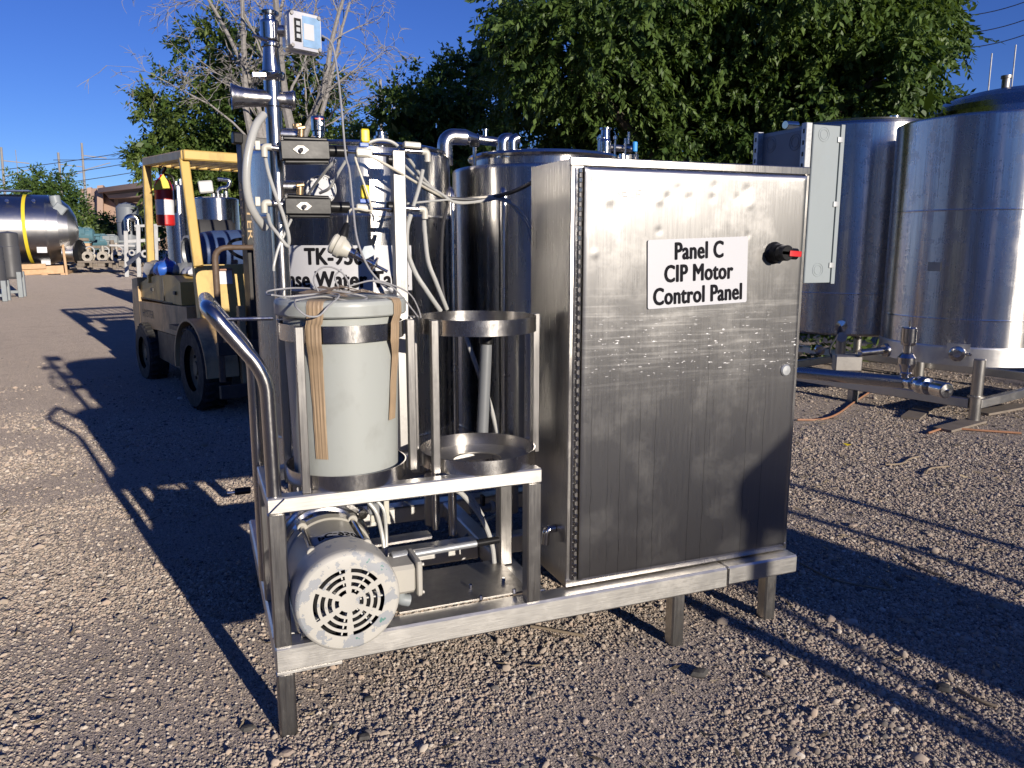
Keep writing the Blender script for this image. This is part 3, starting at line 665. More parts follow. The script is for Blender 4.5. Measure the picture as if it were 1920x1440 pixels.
    sw = MB().lathe([(0, .0), (.036, 0), (.036, .006), (.030, .012), (.028, .034), (.024, .04), (0, .04)], q, (0, -1, 0), 28).build('rotary_switch', 'black', c)
    g = MB(); g.bar(q+V(-.030, -.052, .002), q+V(.052, -.052, -.004), .034, .036, up=(0, 0, 1), bev=.013, seg=4)
    g.cyl(q+V(0, -.036, 0), q+V(0, -.069, 0), .025, 20); g.build('grip', 'black', sw)
    MB().bar(q+V(.004, -.0715, -.001), q+V(.050, -.0715, -.004), .005, .018, up=(0, 0, 1), bev=.001).build('red_insert', 'red', sw)
    # round latch plug
    q = at_y(1472, 694, YF-.02)
    MB().lathe([(0, 0), (.020, 0), (.020, .004), (.016, .008), (0, .009)], (q.x, YF-.020, q.z), (0, -1, 0), 24).build('latch_plug', 'galv', c)
    q = at_y(1119, 334, YF-.02)
    MB().box((q.x-.018, YF-.0235, q.z-.008), (q.x+.018, YF-.0205, q.z+.008)).build('maker_plate', 'galv', c)
    # scratched word on the door
    m = MB()
    for st in (((1155, 347), (1155, 365)), ((1163, 348), (1156, 356), (1163, 366)), ((1176, 354), (1168, 354), (1168, 368), (1177, 368)), ((1168, 361), (1175, 361)), ((1182, 355), (1182, 370), (1190, 370)), ((1195, 356), (1195, 371)), ((1203, 357), (1196, 357)), ((1202, 364), (1195, 364))):
        m.tube([at_y(*p, YF-.0232) for p in st], .0006, 5)
    m.build('scratched_word', 'dull', door)
    # hinge-side drain elbow
    pe = [at_x(1040, 990, X0+.002), at_x(1040, 990, X0+.002)+V(-.03, 0, -.002), at_x(1040, 990, X0+.002)+V(-.034, 0, -.05)]
    MB().tube(bend(pe, .024, 6), .0135, 16).build('drain_elbow', 'pol', c)
    for px in (1087, 1110):
        q = at_y(px, 291, YF+.1); MB().cyl((q.x, YF+.1, ZT-.006), (q.x, YF+.1, ZT+.004), .008, 10).build('cap_bolt', 'pol', c)
    return c
cabinet = build_cabinet()

# ================================================================== PAIL WITH TAPE
PC = V(.376, 2.237, 0)
def build_pail():
    p = thing('lidded_pail', 'white plastic lidded pail with brown tape strips, held in steel rings', 'pail', (PC.x, PC.y, .697))
    zt = 1.168
    MB().lathe([(0, .698), (.138, .698), (.145, .704), (.1475, .72), (.156, 1.05), (.160, zt), (0, zt)], PC, n=72).build('body', 'pail', p)
    MB().lathe([(.163, 1.163), (.178, 1.163), (.1815, 1.167), (.182, 1.195), (.178, 1.204), (.168, 1.208), (.160, 1.2085), (.156, 1.2055), (0, 1.2055)], PC, n=72).build('lid', 'pail', p)
    # tape strips: follow lid, rim and wall
    def tape(angs, prof, name, seed):
        rr = random.Random(seed); m = MB(); nw = 23; rows = []
        fine = []
        for (r0, z0, a0_, w0), (r1, z1, a1_, w1) in zip(prof[:-1], prof[1:]):
            n_ = max(1, int(math.hypot(r1-r0, z1-z0)/.008)); fine += [tuple(x+(y-x)*k/n_ for x, y in zip((r0, z0, a0_, w0), (r1, z1, a1_, w1))) for k in range(n_)]
        prof = fine+[prof[-1]]
        for k, (rad, z, a, wdt) in enumerate(prof):
            row = []
            for i in range(nw):
                t = i/(nw-1)-.5; th = R(a)+t*wdt/rad if rad > .02 else R(a)
                wr = .0009*math.sin(i*1.15+seed+.03*k)*(.35+.65*math.sin(k*.11+seed)**2)+.0007*math.sin(i*2.1+k*.35)*math.sin(k*.23+i*.2)
                x, y = (rad+.0014+wr)*math.cos(th), (rad+.0014+wr)*math.sin(th); row.append(V(PC.x+x, PC.y+y, z))
            rows.append(row)
        vs_ = [q for r_ in rows for q in r_]; fs = [(k*nw+i, k*nw+i+1, (k+1)*nw+i+1, (k+1)*nw+i) for k in range(len(rows)-1) for i in range(nw-1)]
        m.add(vs_, fs); m.build(name, 'tape', p, ang=80)
    def ang(px, py, rad):                                       # angle on the pail where that pixel meets radius rad
        d = ray(px, py); d = d/np.linalg.norm(d[:2]); o = np.array([-PC.x, -PC.y]); b = o @ d[:2]; cc = o @ o-rad*rad
        t = -b-math.sqrt(max(b*b-cc, 0)); h = o+d[:2]*t; return math.degrees(math.atan2(h[1], h[0]))
    a0 = ang(590, 570, .182); a1 = ang(588, 620, .175); a2 = ang(592, 680, .158); a3 = ang(605, 866, .150)
    zb = at_y(605, 866, PC.y-.15).z
    tape(None, [(.09, 1.2075, a0, .04), (.16, 1.2105, a0, .048), (.178, 1.2065, a0, .046), (.1835, 1.195, a0, .046), (.1835, 1.168, a0, .046), (.1800, 1.15, (a0+a1)/2, .046), (.1775, 1.144, a1, .044), (.1775, 1.095, a1, .044), (.163, 1.06, (a1+a2)/2, .043), (.158, 1.03, a2, .042), (.156, .98, a2*.75+a3*.25, .040), (.154, .90, a2*.45+a3*.55, .037), (.1525, .82, a2*.15+a3*.85, .036), (.1505, zb, a3, .036)], 'tape_strip', 3)
    b0 = ang(744, 575, .181); b2 = ang(739, 700, .157); b3 = ang(735, 780, .154); zb2 = at_y(735, 782, PC.y-.08).z
    tape(None, [(.12, 1.2075, b0+4, .04), (.165, 1.2105, b0, .042), (.178, 1.2065, b0, .042), (.1835, 1.195, b0, .04), (.1835, 1.168, b0, .04), (.1780, 1.144, b0-2, .04), (.1780, 1.095, b0-3, .04), (.162, 1.05, b2, .04), (.158, .98, b2*.6+b3*.4, .038), (.1545, zb2, b3, .036)], 'tape_strip', 5)
    m = MB(); rr = random.Random(2)                              # crumpled tape on the lid
    for k in range(9):
        c = at_y(640+rr.uniform(-45, 40), 556, 2.2+rr.uniform(-.06, .05)); c.z = 1.212+rr.uniform(0, .012)
        a = rr.uniform(-.5, .5); L, w = rr.uniform(.03, .075), rr.uniform(.012, .026); z2 = rr.uniform(0, .022)
        u = V(math.cos(a), math.sin(a), 0); w_ = V(-math.sin(a), math.cos(a), 0)
        m.add([c-u*L-w_*w, c-u*L+w_*w, c+V(0, 0, z2)+w_*w, c+V(0, 0, z2*.7)-w_*w, c+u*L+w_*w*.6, c+u*L-w_*w], [(0, 1, 2, 3), (3, 2, 4, 5)])
    m.build('crumpled_tape', 'tape', p, ang=20)
build_pail()
def build_wire_coil():
    mb = MB(); rr = random.Random(4)
    Z = 1.218
    mb.tube(catmull([at_y(510, 553, 2.16), at_y(500, 552, 2.2), at_y(506, 545, 2.25), at_y(560, 540, 2.25), at_y(640, 547, 2.18), at_y(688, 558, 2.16), at_y(660, 565, 2.12), at_y(610, 556, 2.14), at_y(560, 562, 2.1), at_y(553, 566, 2.1), at_y(556, 577, 2.06), at_y(575, 592, 2.052), at_y(598, 592, 2.05), at_y(615, 575, 2.055), at_y(636, 553, 2.1), at_y(600, 551, 2.16), at_y(540, 556, 2.16), at_y(510, 553, 2.17)]), .0026, 8)
    mb.tube(catmull([at_y(600, 552, 2.2), at_y(588, 525, 2.2), at_y(600, 504, 2.2), at_y(622, 501, 2.2), at_y(645, 515, 2.2), at_y(655, 540, 2.2), at_y(640, 545, 2.2), at_y(628, 520, 2.2), at_y(640, 505, 2.21)]), .0024, 8)
    mb.tube(catmull([at_y(622, 548, 2.2), at_y(660, 535, 2.21), at_y(700, 526, 2.22), at_y(735, 534, 2.24), at_y(770, 553, 2.26), at_y(788, 590, 2.28), at_y(786, 608, 2.28)]), .0024, 8)
    mb.tube(catmull([at_y(700, 527, 2.22), at_y(735, 538, 2.23), at_y(765, 570, 2.24), at_y(788, 600, 2.26)]), .0024, 8)
    tag(mb.build('cable_coil', 'cable', loc=(PC.x, PC.y, 1.21)), 'thin grey sensor cable loosely coiled on the pail lid', 'cable')
build_wire_coil()

# ================================================================== PUMP MOTOR
def build_motor():
    c0 = at_y(655, 1130, 1.985); AX = V(c0.x, 0, c0.z); r = .1415
    m = thing('pump_motor', 'chipped cream electric pump motor with slotted fan cover bolted to the skid', 'motor', (c0.x, 2.25, .27))
    Y = 1.985
    def L(prof, o=None, n=64): return MB().lathe([(q, -t) for q, t in prof], V(AX.x, Y, AX.z) if o is None else o, (0, -1, 0), n)
    # fan cover: slotted disc + rounded shell
    nA = 144; rings = [0, .022, .0275, .0385, .0465, .0575, .0655, .0765, .0845, .0955, .0965, .100, .112, .123, .130]
    slots = {(.0275, .0385): (6, 34, 30), (.0465, .0575): (6, 44, 30), (.0655, .0765): (6, 47, 30), (.0845, .0955): (6, 49, 30)}
    mb = MB(); vid = {}
    def dz(q): return .0 if q < .09 else (q-.09)**2*2.2
    def vert(i, k, back):
        key = (i, k % nA if i else 0, back)
        if key not in vid:
            th = 2*math.pi*k/nA; vid[key] = len(mb.v); q = rings[i]
            mb.v.append((AX.x+q*math.cos(th), Y+dz(q)+(.003 if back else 0), AX.z+q*math.sin(th)))
        return vid[key]
    def is_open(i, k):
        for (a, b), (n, wd, off) in slots.items():
            if abs(rings[i]-a) < 1e-6:
                t = (360*(k+.5)/nA-off) % (360/n); return abs(t-180/n) < wd/2
        return False
    for i in range(len(rings)-1):
        for k in range(nA):
            if is_open(i, k): continue
            for bk in (0, 1):
                q = [vert(i, k, bk), vert(i+1, k, bk), vert(i+1, k+1, bk), vert(i, k+1, bk)]
                q = list(dict.fromkeys(q)); mb.f.append(tuple(q if bk else reversed(q)))
            for (ii, kk, e) in ((i, k-1, ((i, k), (i+1, k))), (i, k+1, ((i, k+1), (i+1, k+1)))):
                if i and is_open(ii, kk % nA): (a, b), (c, d) = e; mb.f.append((vert(a, b, 0), vert(c, d, 0), vert(c, d, 1), vert(a, b, 1)))
            for ii, e in ((i-1, i), (i+1, i+1)):
                if 0 <= ii < len(rings)-1 and is_open(ii, k): mb.f.append((vert(e, k, 0), vert(e, k+1, 0), vert(e, k+1, 1), vert(e, k, 1)))
    cover = mb.build('fan_cover', 'motor', m, ang=30)
    d1 = dz(.130)
    L([(.130, d1), (.136, d1+.003), (.1400, d1+.010), (r, d1+.022), (r+.001, .115), (r-.003, .117), (r-.003, d1+.03)]).build('cover_shell', 'motor', cover)
    L([(0, .045), (.135, .045)], n=40).build('dark_interior_disc', 'black', m)  # black disc stands in for the dark interior behind the slots
    fan = MB()
    for k in range(7):
        t = 2*math.pi*k/7; u = V(math.cos(t), 0, math.sin(t)); w = V(-math.sin(t), 0, math.cos(t)); o = V(AX.x, Y+.012, AX.z)
        fan.prism([o+u*.03-w*.002, o+u*.115-w*.002, o+u*.115+w*.002, o+u*.03+w*.002], (0, .03, 0))
    fan.build('fan', 'whitepl', m)
    L([(.128, .10), (.131, .118), (.131, .14), (.126, .145), (.126, .315), (.131, .32), (.133, .35), (.115, .365), (0, .365)]).build('body', 'motorc', m)
    for a in (58, 125, -40, 220):
        t = R(a); p = V(AX.x+.136*math.cos(t), Y+.10, AX.z+.136*math.sin(t))
        MB().cyl(p, p+V(0, .25, 0), .0065, 10).build('tie_rod', 'tube', m)
        g = MB(); g.cyl(p+V(0, .215, 0), p+V(0, .245, 0), .015, 12); g.build('lug', 'motorc', m); g = MB(); g.cyl(p+V(0, .005, 0), p+V(0, .025, 0), .014, 12); g.build('lug', 'motorc', m)
    # label on top of the drum
    def wrap(p, rad=.1275): 
        th = R(84)-p[0]/rad; return V(AX.x+rad*math.cos(th), Y+.185-p[2], AX.z+rad*math.sin(th))
    lb = MB(); pts = []
    for i in range(15):
        x = -.085+.17*i/14
        for z in (-.025, .025): pts.append(wrap((x, 0, z), .1268))
    lb.add(pts, [(2*i, 2*i+1, 2*i+3, 2*i+2) for i in range(14)])
    lbo = lb.build('label_plate', 'sign', m); place_text('lettering', ['PC-9501'], .042, None, lbo, fn=lambda p: wrap((p[0], 0, p[2]), .1272+p[1]), bold=.034, xs=.85)
    # feet
    for sx in (-1, 1):
        f = MB(); f.box((AX.x+sx*.085-.03, Y+.13, .27), (AX.x+sx*.085+.03, Y+.32, .282)); f.box((AX.x+sx*.085-.008, Y+.14, .28), (AX.x+sx*.085+.008, Y+.31, AX.z-.05))
        f.build('foot', 'motorc', m)
    # conduit box and conduit
    a = at_y(757, 1095, Y+.12); bx = MB().bar((AX.x+.11, Y+.13, AX.z+.0), (AX.x+.205, Y+.13, AX.z+.0), .10, .085, bev=.01).build('conduit_box', 'motorc', m)
    MB().bar((AX.x+.206, Y+.13, AX.z), (AX.x+.222, Y+.13, AX.z), .118, .104, bev=.006).build('box_cover', 'motorc', bx)
    for sy in (-1, 1):
        for sz in (-1, 1):
            q = V(AX.x+.222, Y+.13+sy*.05, AX.z+sz*.042); MB().cyl(q, q+V(.006, 0, 0), .005, 8).build('screw', 'motorc', bx)
    q = V(AX.x+.165, Y+.13, AX.z-.045); MB().tube(bend([q, q+V(0, 0, -.03), q+V(.03, 0, -.04)], .02), .018, 14).build('conduit_elbow', 'greymotor', m)
    p0, p1 = at_y(748, 1044, 2.16), at_y(893, 1019, 2.19)
    MB().cyl(p0+(p1-p0)*.08, p1, .0105, 14).build('conduit', 'galv', m)
    MB().cyl(p0-(p1-p0)*.1, p0+(p1-p0)*.1, .018, 14).build('conduit_body', 'galv', m)
    MB().tube([p1, p1+(p1-p0)*.3], .0115, 12).build('flexible_conduit', 'black', m)
    # pump head
    pc = V(AX.x-.005, 0, AX.z+.005)
    ph = MB().lathe([(0, 0), (.10, 0), (.125, .01), (.128, .03), (.118, .035), (.118, .05), (.132, .055), (.135, .075), (.132, .095), (.11, .105), (.10, .16), (0, .165)], (pc.x, Y+.352, pc.z), (0, 1, 0), 48).build('pump_head', 'pol', m)
    MB().torus((pc.x, Y+.42, pc.z), (0, 1, 0), .137, .010, 48).build('clamp_ring', 'pol', ph)
    g = MB(); t = R(52); q = V(pc.x+.15*math.cos(t), Y+.42, pc.z+.15*math.sin(t)); u = V(math.cos(t), 0, math.sin(t)); w = V(-math.sin(t), 0, math.cos(t))
    g.bar(q-w*.05, q+w*.035, .018, .018); g.cyl(q+u*.01-w*.06, q+u*.01+w*.045, .006, 8); g.cyl(q-w*.04-V(0, .02, 0), q-w*.04+V(0, .02, 0), .016, 12); g.build('clamp_bolt', 'pol', ph)
    g = MB(); g.tube(bend([(pc.x-.07, Y+.46, pc.z+.08), (pc.x-.07, Y+.46, .665)], .02), .024, 18); g.build('outlet_tube', 'pol', m)
    MB().torus((pc.x-.045, Y+.45, pc.z+.13), (0, 0, 1), .03, .006, 20).build('gasket', 'orange', m)
build_motor()

# ================================================================== TANKS ON THE SKID
T1 = V(.577, 3.08, 0); T1R = .371; T2 = V(1.372, 3.1, 0); T2R = .371
def build_tank(name, label, c, r, zb, zt, dome=.05, seams=(), mat='tank', legs=4, leg_r=.03, zleg=.27, group=None, lip=.012, n=96):
    t = thing(name, label, 'tank', (c.x, c.y, zleg), group)
    prof = [(0, zb-.03), (r*.6, zb-.02), (r-.03, zb-.004), (r-.006, zb+.006), (r, zb+.02)]
    for s_ in seams: prof += [(r, s_-.006), (r+.0022, s_), (r, s_+.006)]
    prof += [(r, zt-lip), (r-.004, zt-.003), (r-lip, zt)]
    if dome >= .02: prof += [(r-lip-(r-lip)*(1-math.cos(R(90*k/8))), zt+dome*math.sin(R(90*k/8))) for k in range(1, 9)]
    else: prof += [(r*.5, zt+dome), (0, zt+dome)]
    MB().lathe(prof, (c.x, c.y, 0), n=n).build('shell', mat, t)
    for k in range(legs):
        a = R(45+360/legs*k); x, y = c.x+(r-.05)*math.cos(a), c.y+(r-.05)*math.sin(a)
        MB().cyl((x, y, zleg), (x, y, zb+.03), leg_r, 16).build('leg', 'post', t)
    return t
t1 = build_tank('rinse_water_tank', 'stainless steel cylinder tank with white lettered sign, behind the pail', T1, T1R, .50, 1.68, .015, (1.45, .66))
t2 = build_tank('second_tank', 'plain stainless steel cylinder tank between the lettered tank and the control cabinet', T2, T2R, .42, 1.655, .015, (.60,))
def sign_on_tank():
    ang0 = math.atan2(-T1.y, -T1.x)+R(-8.5)
    def wrap(x, z, rad): th = ang0+x/rad; return V(T1.x+rad*math.cos(th), T1.y+rad*math.sin(th), z)
    z1 = at_y(640, 460, 2.72).z; z0 = at_y(640, 547, 2.72).z; zm = (z0+z1)/2; hw = .262; m = MB(); n = 40; pts = []
    for i in range(n+1):
        x = -hw+2*hw*i/n; pts += [wrap(x, z0, T1R+.003), wrap(x, z1, T1R+.003)]
    m.add(pts, [(2*i, 2*i+2, 2*i+3, 2*i+1) for i in range(n)])
    sg = m.build('sign', 'sign', t1); sg['label'] = 'white tank sign reading TK-9501 Rinse Water Tank'
    place_text('lettering', ['TK-9501', 'Rinse Water Tank'], .078, None, sg, fn=lambda p: wrap(p[0], zm+p[2]+.002, T1R+.0048-p[1]), bold=.036, xs=.80, lead=1.0)
sign_on_tank()
def tank_tops():
    # tank 1: lid ring, ferrules
    zt = 1.695
    for px, py, h, r_ in ((716, 300, .075, .017), (563, 290, .03, .02)):
        q = at_y(px, py, 2.95); q.z = zt-.012
        MB().lathe([(0, 0), (r_, 0), (r_, h*.6), (r_*1.6, h*.62), (r_*1.6, h*.8), (r_*1.1, h*.82), (r_*1.1, h), (0, h)], q, n=20).build('ferrule', 'pol', t1)
    MB().torus((T1.x, T1.y, zt-.004), (0, 0, 1), T1R-.02, .008, 80).build('rim_ring', 'pol', t1)
    # bridge pipe from tank 1 over to tank 2
    Y = 3.05; q0 = at_y(835, 330, Y); q0.z = 1.66
    top = at_y(862, 257, Y); pa = at_y(873, 257, Y).x
    pts = bend([q0, V(q0.x, Y, top.z), V(pa, Y, top.z)], .075, 9)
    MB().tube(pts, rpx(14.5, q0), 24).build('bridge_elbow', 'tube', t1)
    a = V(pa-.002, Y, top.z); b = V(at_y(893, 262, Y).x, Y, top.z-.004); e = a+(b-a).normalized()*(at_y(948, 262, Y).x-a.x)
    MB().lathe([(rpx(14.5, q0), 0), (rpx(8.5, q0), (b-a).length), (rpx(8.5, q0), (e-a).length)], a, (b-a), 24).build('bridge_reducer', 'tube', t1)
    MB().lathe([(rpx(9, q0), 0), (rpx(11, q0), .004), (rpx(9, q0), .008)], b, (b-a), 20).build('ferrule', 'pol', t1)
    q = at_y(910, 260, Y); MB().lathe([(.009, 0), (.009, .03), (.014, .031), (.014, .036), (0, .036)], q, n=14).build('stub', 'pol', t1)
    # lid ring and spray elbow on tank 2
    z2 = 1.668
    MB().torus((T2.x, T2.y-.02, z2+.03), (0, 0, 1), T2R-.07, .012, 80).build('lid_ring', 'pol', t2)
    MB().lathe([(T2R-.075, -.04), (T2R-.075, .03), (T2R-.2, .05), (0, .055)], (T2.x, T2.y-.02, z2), n=64).build('lid', 'tank', t2)
    ex = at_y(943, 300, Y-.1); r_ = rpx(12, ex)
    zt2 = at_y(945, 262, Y-.1).z
    MB().tube(bend([V(ex.x, Y-.1, z2), V(ex.x, Y-.1, zt2), V(ex.x+.035, Y-.1, zt2+.002)], .028, 7), r_, 20).build('spray_elbow', 'tube', t2)
    MB().tube(bend([V(ex.x+.028, Y-.13, z2+.01), V(ex.x+.028, Y-.13, zt2-.005), V(ex.x+.05, Y-.13, zt2+.004)], .02, 6), r_*.8, 20).build('spray_elbow', 'tube', t2)
    for dz in (0.012,): MB().lathe([(r_*1.2, 0), (r_*1.9, .003), (r_*1.9, .022), (r_*1.2, .025)], (ex.x+.012, Y-.115, z2+dz), n=24).build('clamp', 'pol', t2)
    q = at_y(890, 318, Y-.15); MB().cyl(V(q.x, Y-.15, z2-.02), V(q.x, Y-.15, z2+.05), .007, 10).build('lid_bolt', 'pol', t2)
    MB().lathe([(0, 0), (.018, 0), (.02, .012), (.014, .022), (0, .022)], V(q.x, Y-.15, z2+.048), n=12).build('lid_knob', 'black', t2)
    for k, px in enumerate((968, 988, 1010, 1030)):
        q = at_y(px, 296, 3.35); MB().bar(q+V(-.022, 0, -.012), q+V(.022, 0, -.010+.003*(k % 2)), .03, .022, bev=.008).build('blue_clamp', 'bluecap', t2)
    for px in (982, 992, 1004):
        q = at_y(px, 306, 2.86); MB().cyl(V(q.x, 2.86, z2-.01), V(q.x, 2.86, z2+.03+.01*(px % 3)), .008, 10).build('lid_bolt', 'pol', t2)
    # side pipes down the tank fronts
    for px, py, yy in ((848, 380, 2.92), (945, 375, 2.85)):
        a = at_y(px, py, yy); r_ = rpx(8 if px < 900 else 10, a)
        pts = bend([at_y(px-(28 if px < 900 else -4), py-24, yy+.12), V(a.x, yy, a.z+.05), V(a.x, yy, .45)], .05, 7)
        MB().tube(pts, r_, 16).build('down_pipe', 'tube', t2 if px > 900 else t1)
tank_tops()
def tank_valve():
    Y = 3.0; b = at_y(1135, 296, Y); v = thing('tank_valve', 'stainless valve with tie bolts and small bright blue plate, above the cabinet top', 'valve', (b.x, Y, 1.66))
    s = rpx(1, b); z = lambda py: at_y(1135, py, Y).z; x = lambda px: at_y(px, 270, Y).x
    MB().lathe([(13*s, z(310)-z(310)), (13*s, z(292)-z(310)), (11*s, z(288)-z(310)), (11*s, z(265)-z(310)), (9*s, z(262)-z(310)), (8*s, z(244)-z(310)), (11*s, z(243)-z(310)), (11*s, z(240)-z(310)), (0, z(240)-z(310))], (x(1135), Y, z(310)), n=28).build('body', 'pol', v)
    for px, yy in ((1121, 0), (1149, 0), (1127, .04), (1143, .04)):
        MB().cyl((x(px), Y-.02+yy, z(300)), (x(px), Y-.02+yy, z(254)), 2.0*s, 10).build('tie_bolt', 'pol', v)
        MB().cyl((x(px), Y-.02+yy, z(262)), (x(px), Y-.02+yy, z(256)), 4.2*s, 8).build('nut', 'pol', v)
        MB().cyl((x(px), Y-.02+yy, z(296)), (x(px), Y-.02+yy, z(290)), 4.2*s, 8).build('nut', 'pol', v)
    MB().cyl((x(1140), Y, z(276)), (x(1185), Y, z(277)), 6*s, 16).build('side_body', 'tube', v)
    for px, p0, p1 in ((1166, 298, 259), (1187, 298, 268), (1172, 270, 247)): MB().cyl((x(px), Y-.03, z(p0)), (x(px), Y-.03, z(p1)), 2.2*s, 10).build('stem', 'pol', v)
    MB().bar((x(1179), Y-.05, z(285)), (x(1179), Y-.05, z(266)), 9*s, 8*s, bev=2*s).build('blue_plate', 'skyblue', v)
    MB().bar((x(1163), Y, z(293)), (x(1196), Y, z(293)), 8*s, 12*s).build('yoke', 'tube', v)
tank_valve()

# ================================================================== PIPE COLUMN WITH SENSOR HEAD AND ACTUATORS
YC = 2.50
def build_column():
    base = at_y(518, 300, YC); xc = base.x
    k = thing('sensor_pipe_column', 'upright polished steel pipe with cross arms, clamps and a sensor on top', 'pipework', (xc, YC, .69))
    z = lambda py: at_y(512, py, YC).z
    s = rpx(1, base)
    def up(prof, n=28): return MB().lathe([(r_*s, z(py)-z(600)) for r_, py in prof], (xc, YC, z(600)), n=n)
    MB().cyl((xc, YC, .69), (xc, YC, z(200)), 15.5*s, 28).build('riser', 'tube', k)
    up([(15.5, 200), (15.5, 152), (16.5, 150)]).build('upper_tube', 'tube', k)
    cx_ = z(186)
    MB().lathe([(15, .0), (15, 60*s/s), ], (0, 0, 0))
    L1 = xc-at_y(434, 185, YC).x; L2 = at_y(553, 190, YC).x-xc
    cr = MB().lathe([(14.5*s, 0), (15*s, L1*.35), (17*s, L1*.7), (21*s, L1*.95), (23*s, L1*.96), (23*s, L1), (20*s, L1), (15*s, L1*.7), (13*s, 0)], (xc, YC, cx_), (-1, 0, 0), 32).build('cross_arm', 'tube', k)
    MB().lathe([(14*s, 0), (14.5*s, L2*.55), (16.5*s, L2*.85), (18*s, L2*.87), (18*s, L2*.93), (16*s, L2), (0, L2)], (xc, YC, cx_), (1, 0, 0), 32).build('cross_arm', 'tube', k)
    for zz in (150,): up([(17, zz), (22, zz-1), (23.5, zz-4), (23.5, zz-12), (22, zz-14), (17, zz-15)]).build('clamp', 'pol', k)
    up([(17, 135), (16.5, 131), (13, 90), (13, 88)]).build('reducer', 'tube', k)
    up([(14, 90), (16.5, 89), (17, 84), (16, 80), (13.5, 78)]).build('clamp', 'pol', k)
    cz = z(82); MB().cyl((xc-.012, YC-.035, cz), (at_y(474, 77, YC-.04).x, YC-.045, z(77)), 3.2*s, 10).build('clamp_handle', 'pol', k)
    cz = z(146); MB().bar((xc-.02, YC-.035, cz), (at_y(474, 147, YC-.04).x, YC-.04, z(148)), 6*s, 8*s).build('clamp_handle', 'pol', k)
    MB().cyl((xc-.005, YC-.045, z(146)), (xc+.012, YC-.045, z(141)), 4*s, 10).build('clamp_nut', 'pol', k)
    up([(0, 78), (16.5, 78), (17, 76), (17, 43), (16, 40), (11, 38), (11, 31), (17, 29), (17.5, 24), (15, 22), (0, 22)]).build('sensor_body', 'pol', k)
    # display head
    p0 = V(xc+.012, YC, z(58)); p1 = at_y(545, 58, YC-.01)
    MB().cyl(p0, p1, 10*s, 18).build('sensor_neck', 'tube', k)
    c = at_y(569, 62, YC-.03); rot = R(18); u = V(math.cos(rot), math.sin(rot), -.03).normalized(); f = V(math.sin(rot), -math.cos(rot), .06).normalized(); w = f.cross(u)*-1
    w = u.cross(f)*-1 if u.cross(f).z < 0 else u.cross(f)
    W, H = 33*s, 35*s
    def rr(hw, hh, rc, d, n=5):
        out = []
        for ax, az, a0 in ((1, 1, 0), (-1, 1, 90), (-1, -1, 180), (1, -1, 270)):
            for q in range(n): t = R(a0+90*q/(n-1)); out.append(c+u*(ax*(hw-rc)+rc*math.cos(t))+w*(az*(hh-rc)+rc*math.sin(t))+f*d)
        return out
    hd = MB(); rings = [rr(W*.86, H*.86, 9*s, -.045), rr(W*.97, H*.97, 9*s, -.012), rr(W, H, 9*s, -.008), rr(W, H, 9*s, .006), rr(W*.93, H*.93, 8*s, .014)]
    n = len(rings[0]); hd.add([q for r_ in rings for q in r_], [tuple(range(n)), tuple(reversed(range(4*n, 5*n)))]+[(i*n+j, i*n+(j+1) % n, (i+1)*n+(j+1) % n, (i+1)*n+j) for i in range(4) for j in range(n)])
    box = hd.build('display_head', 'alu', k); box['label'] = 'square polished sensor head with blue and white face plate'
    def plate(x0, x1, y0, y1, d0, d1): return MB().prism([c+u*x*s+w*y*s+f*d0 for x, y in ((x0, y0), (x1, y0), (x1, y1), (x0, y1))], f*(d1-d0))
    plate(-6, 29, -27, 27, .0142, .0155).build('face_plate', 'skyblue' if False else paint('pale_blue_foil', (.30, .48, .72), .3, .35, 25), box)
    plate(-4, 16, -14, 14, .0156, .0166).build('white_label', 'sign', box)
    plate(-22, -9, -20, 20, .0142, .0165).build('button_strip', 'black', box)
    for yy in (-11, 0, 11): plate(-19, -12, yy-3.6, yy+3.6, .0166, .0195).build('button', 'galv', box)
    for sx in (-1, 1):
        for sy in (-1, 1):
            q = c+u*sx*W*.80+w*sy*H*.80+f*.013; MB().cyl(q, q+f*.006, 3.6*s, 10).build('corner_screw', 'dull', box)
    q = c+u*W*.98-w*.006; MB().cyl(q, q+u*.014, 3.5*s, 10).build('cable_gland', 'black', box)
    # side branches where the valves sit
    for py in (252, 350):
        MB().cyl((xc, YC, z(py)), (xc+48*s, YC-.005, z(py)), 12*s, 20).build('branch', 'tube', k)
    # actuators
    for py0, py1, px0, px1, cyl in ((265, 300, 525, 615, (612, 651, 283, 11)), (372, 402, 533, 618, (618, 655, 388, 11))):
        pm = (py0+py1)/2; a = at_y(px0, pm, 2.42); b = at_y(px1, pm+1, 2.42); sa = rpx(1, a)
        act = MB(); h = (py1-py0)*sa
        act.bar(a, b, .06, h, bev=.003)
        ao = act.build('actuator', 'black', k); ao['label'] = 'black rectangular valve actuator with round end cylinder'
        act = MB(); act.bar(a+V(.008, 0, h*.62), b+V(-.004, 0, h*.62-.003), .045, h*.22, bev=.004); act.build('actuator_cap', 'black', ao)
        act = MB(); act.bar(a+V(.01, -.002, -h*.6), b+V(-.002, -.002, -h*.6), .045, h*.18, bev=.003); act.build('actuator_base', 'black', ao)
        mid = a.lerp(b, .40); mid.y = 2.42-.031
        MB().prism([mid+V(-.022, 0, 0), mid+V(-.008, 0, -.011), mid+V(.008, 0, -.011), mid+V(.022, 0, 0), mid+V(.008, 0, .011), mid+V(-.008, 0, .011)], (0, -.003, 0)).build('face_badge', 'dull', ao)
        MB().cyl(mid+V(0, -.002, 0), mid+V(0, -.016, -.002), .0065, 12).build('shaft', 'pol', ao)
        c0, c1 = at_y(cyl[0], cyl[2], 2.42), at_y(cyl[1], cyl[2]+1, 2.42)
        MB().cyl(c0, c1, cyl[3]*sa, 20).build('end_cylinder', 'black', ao)
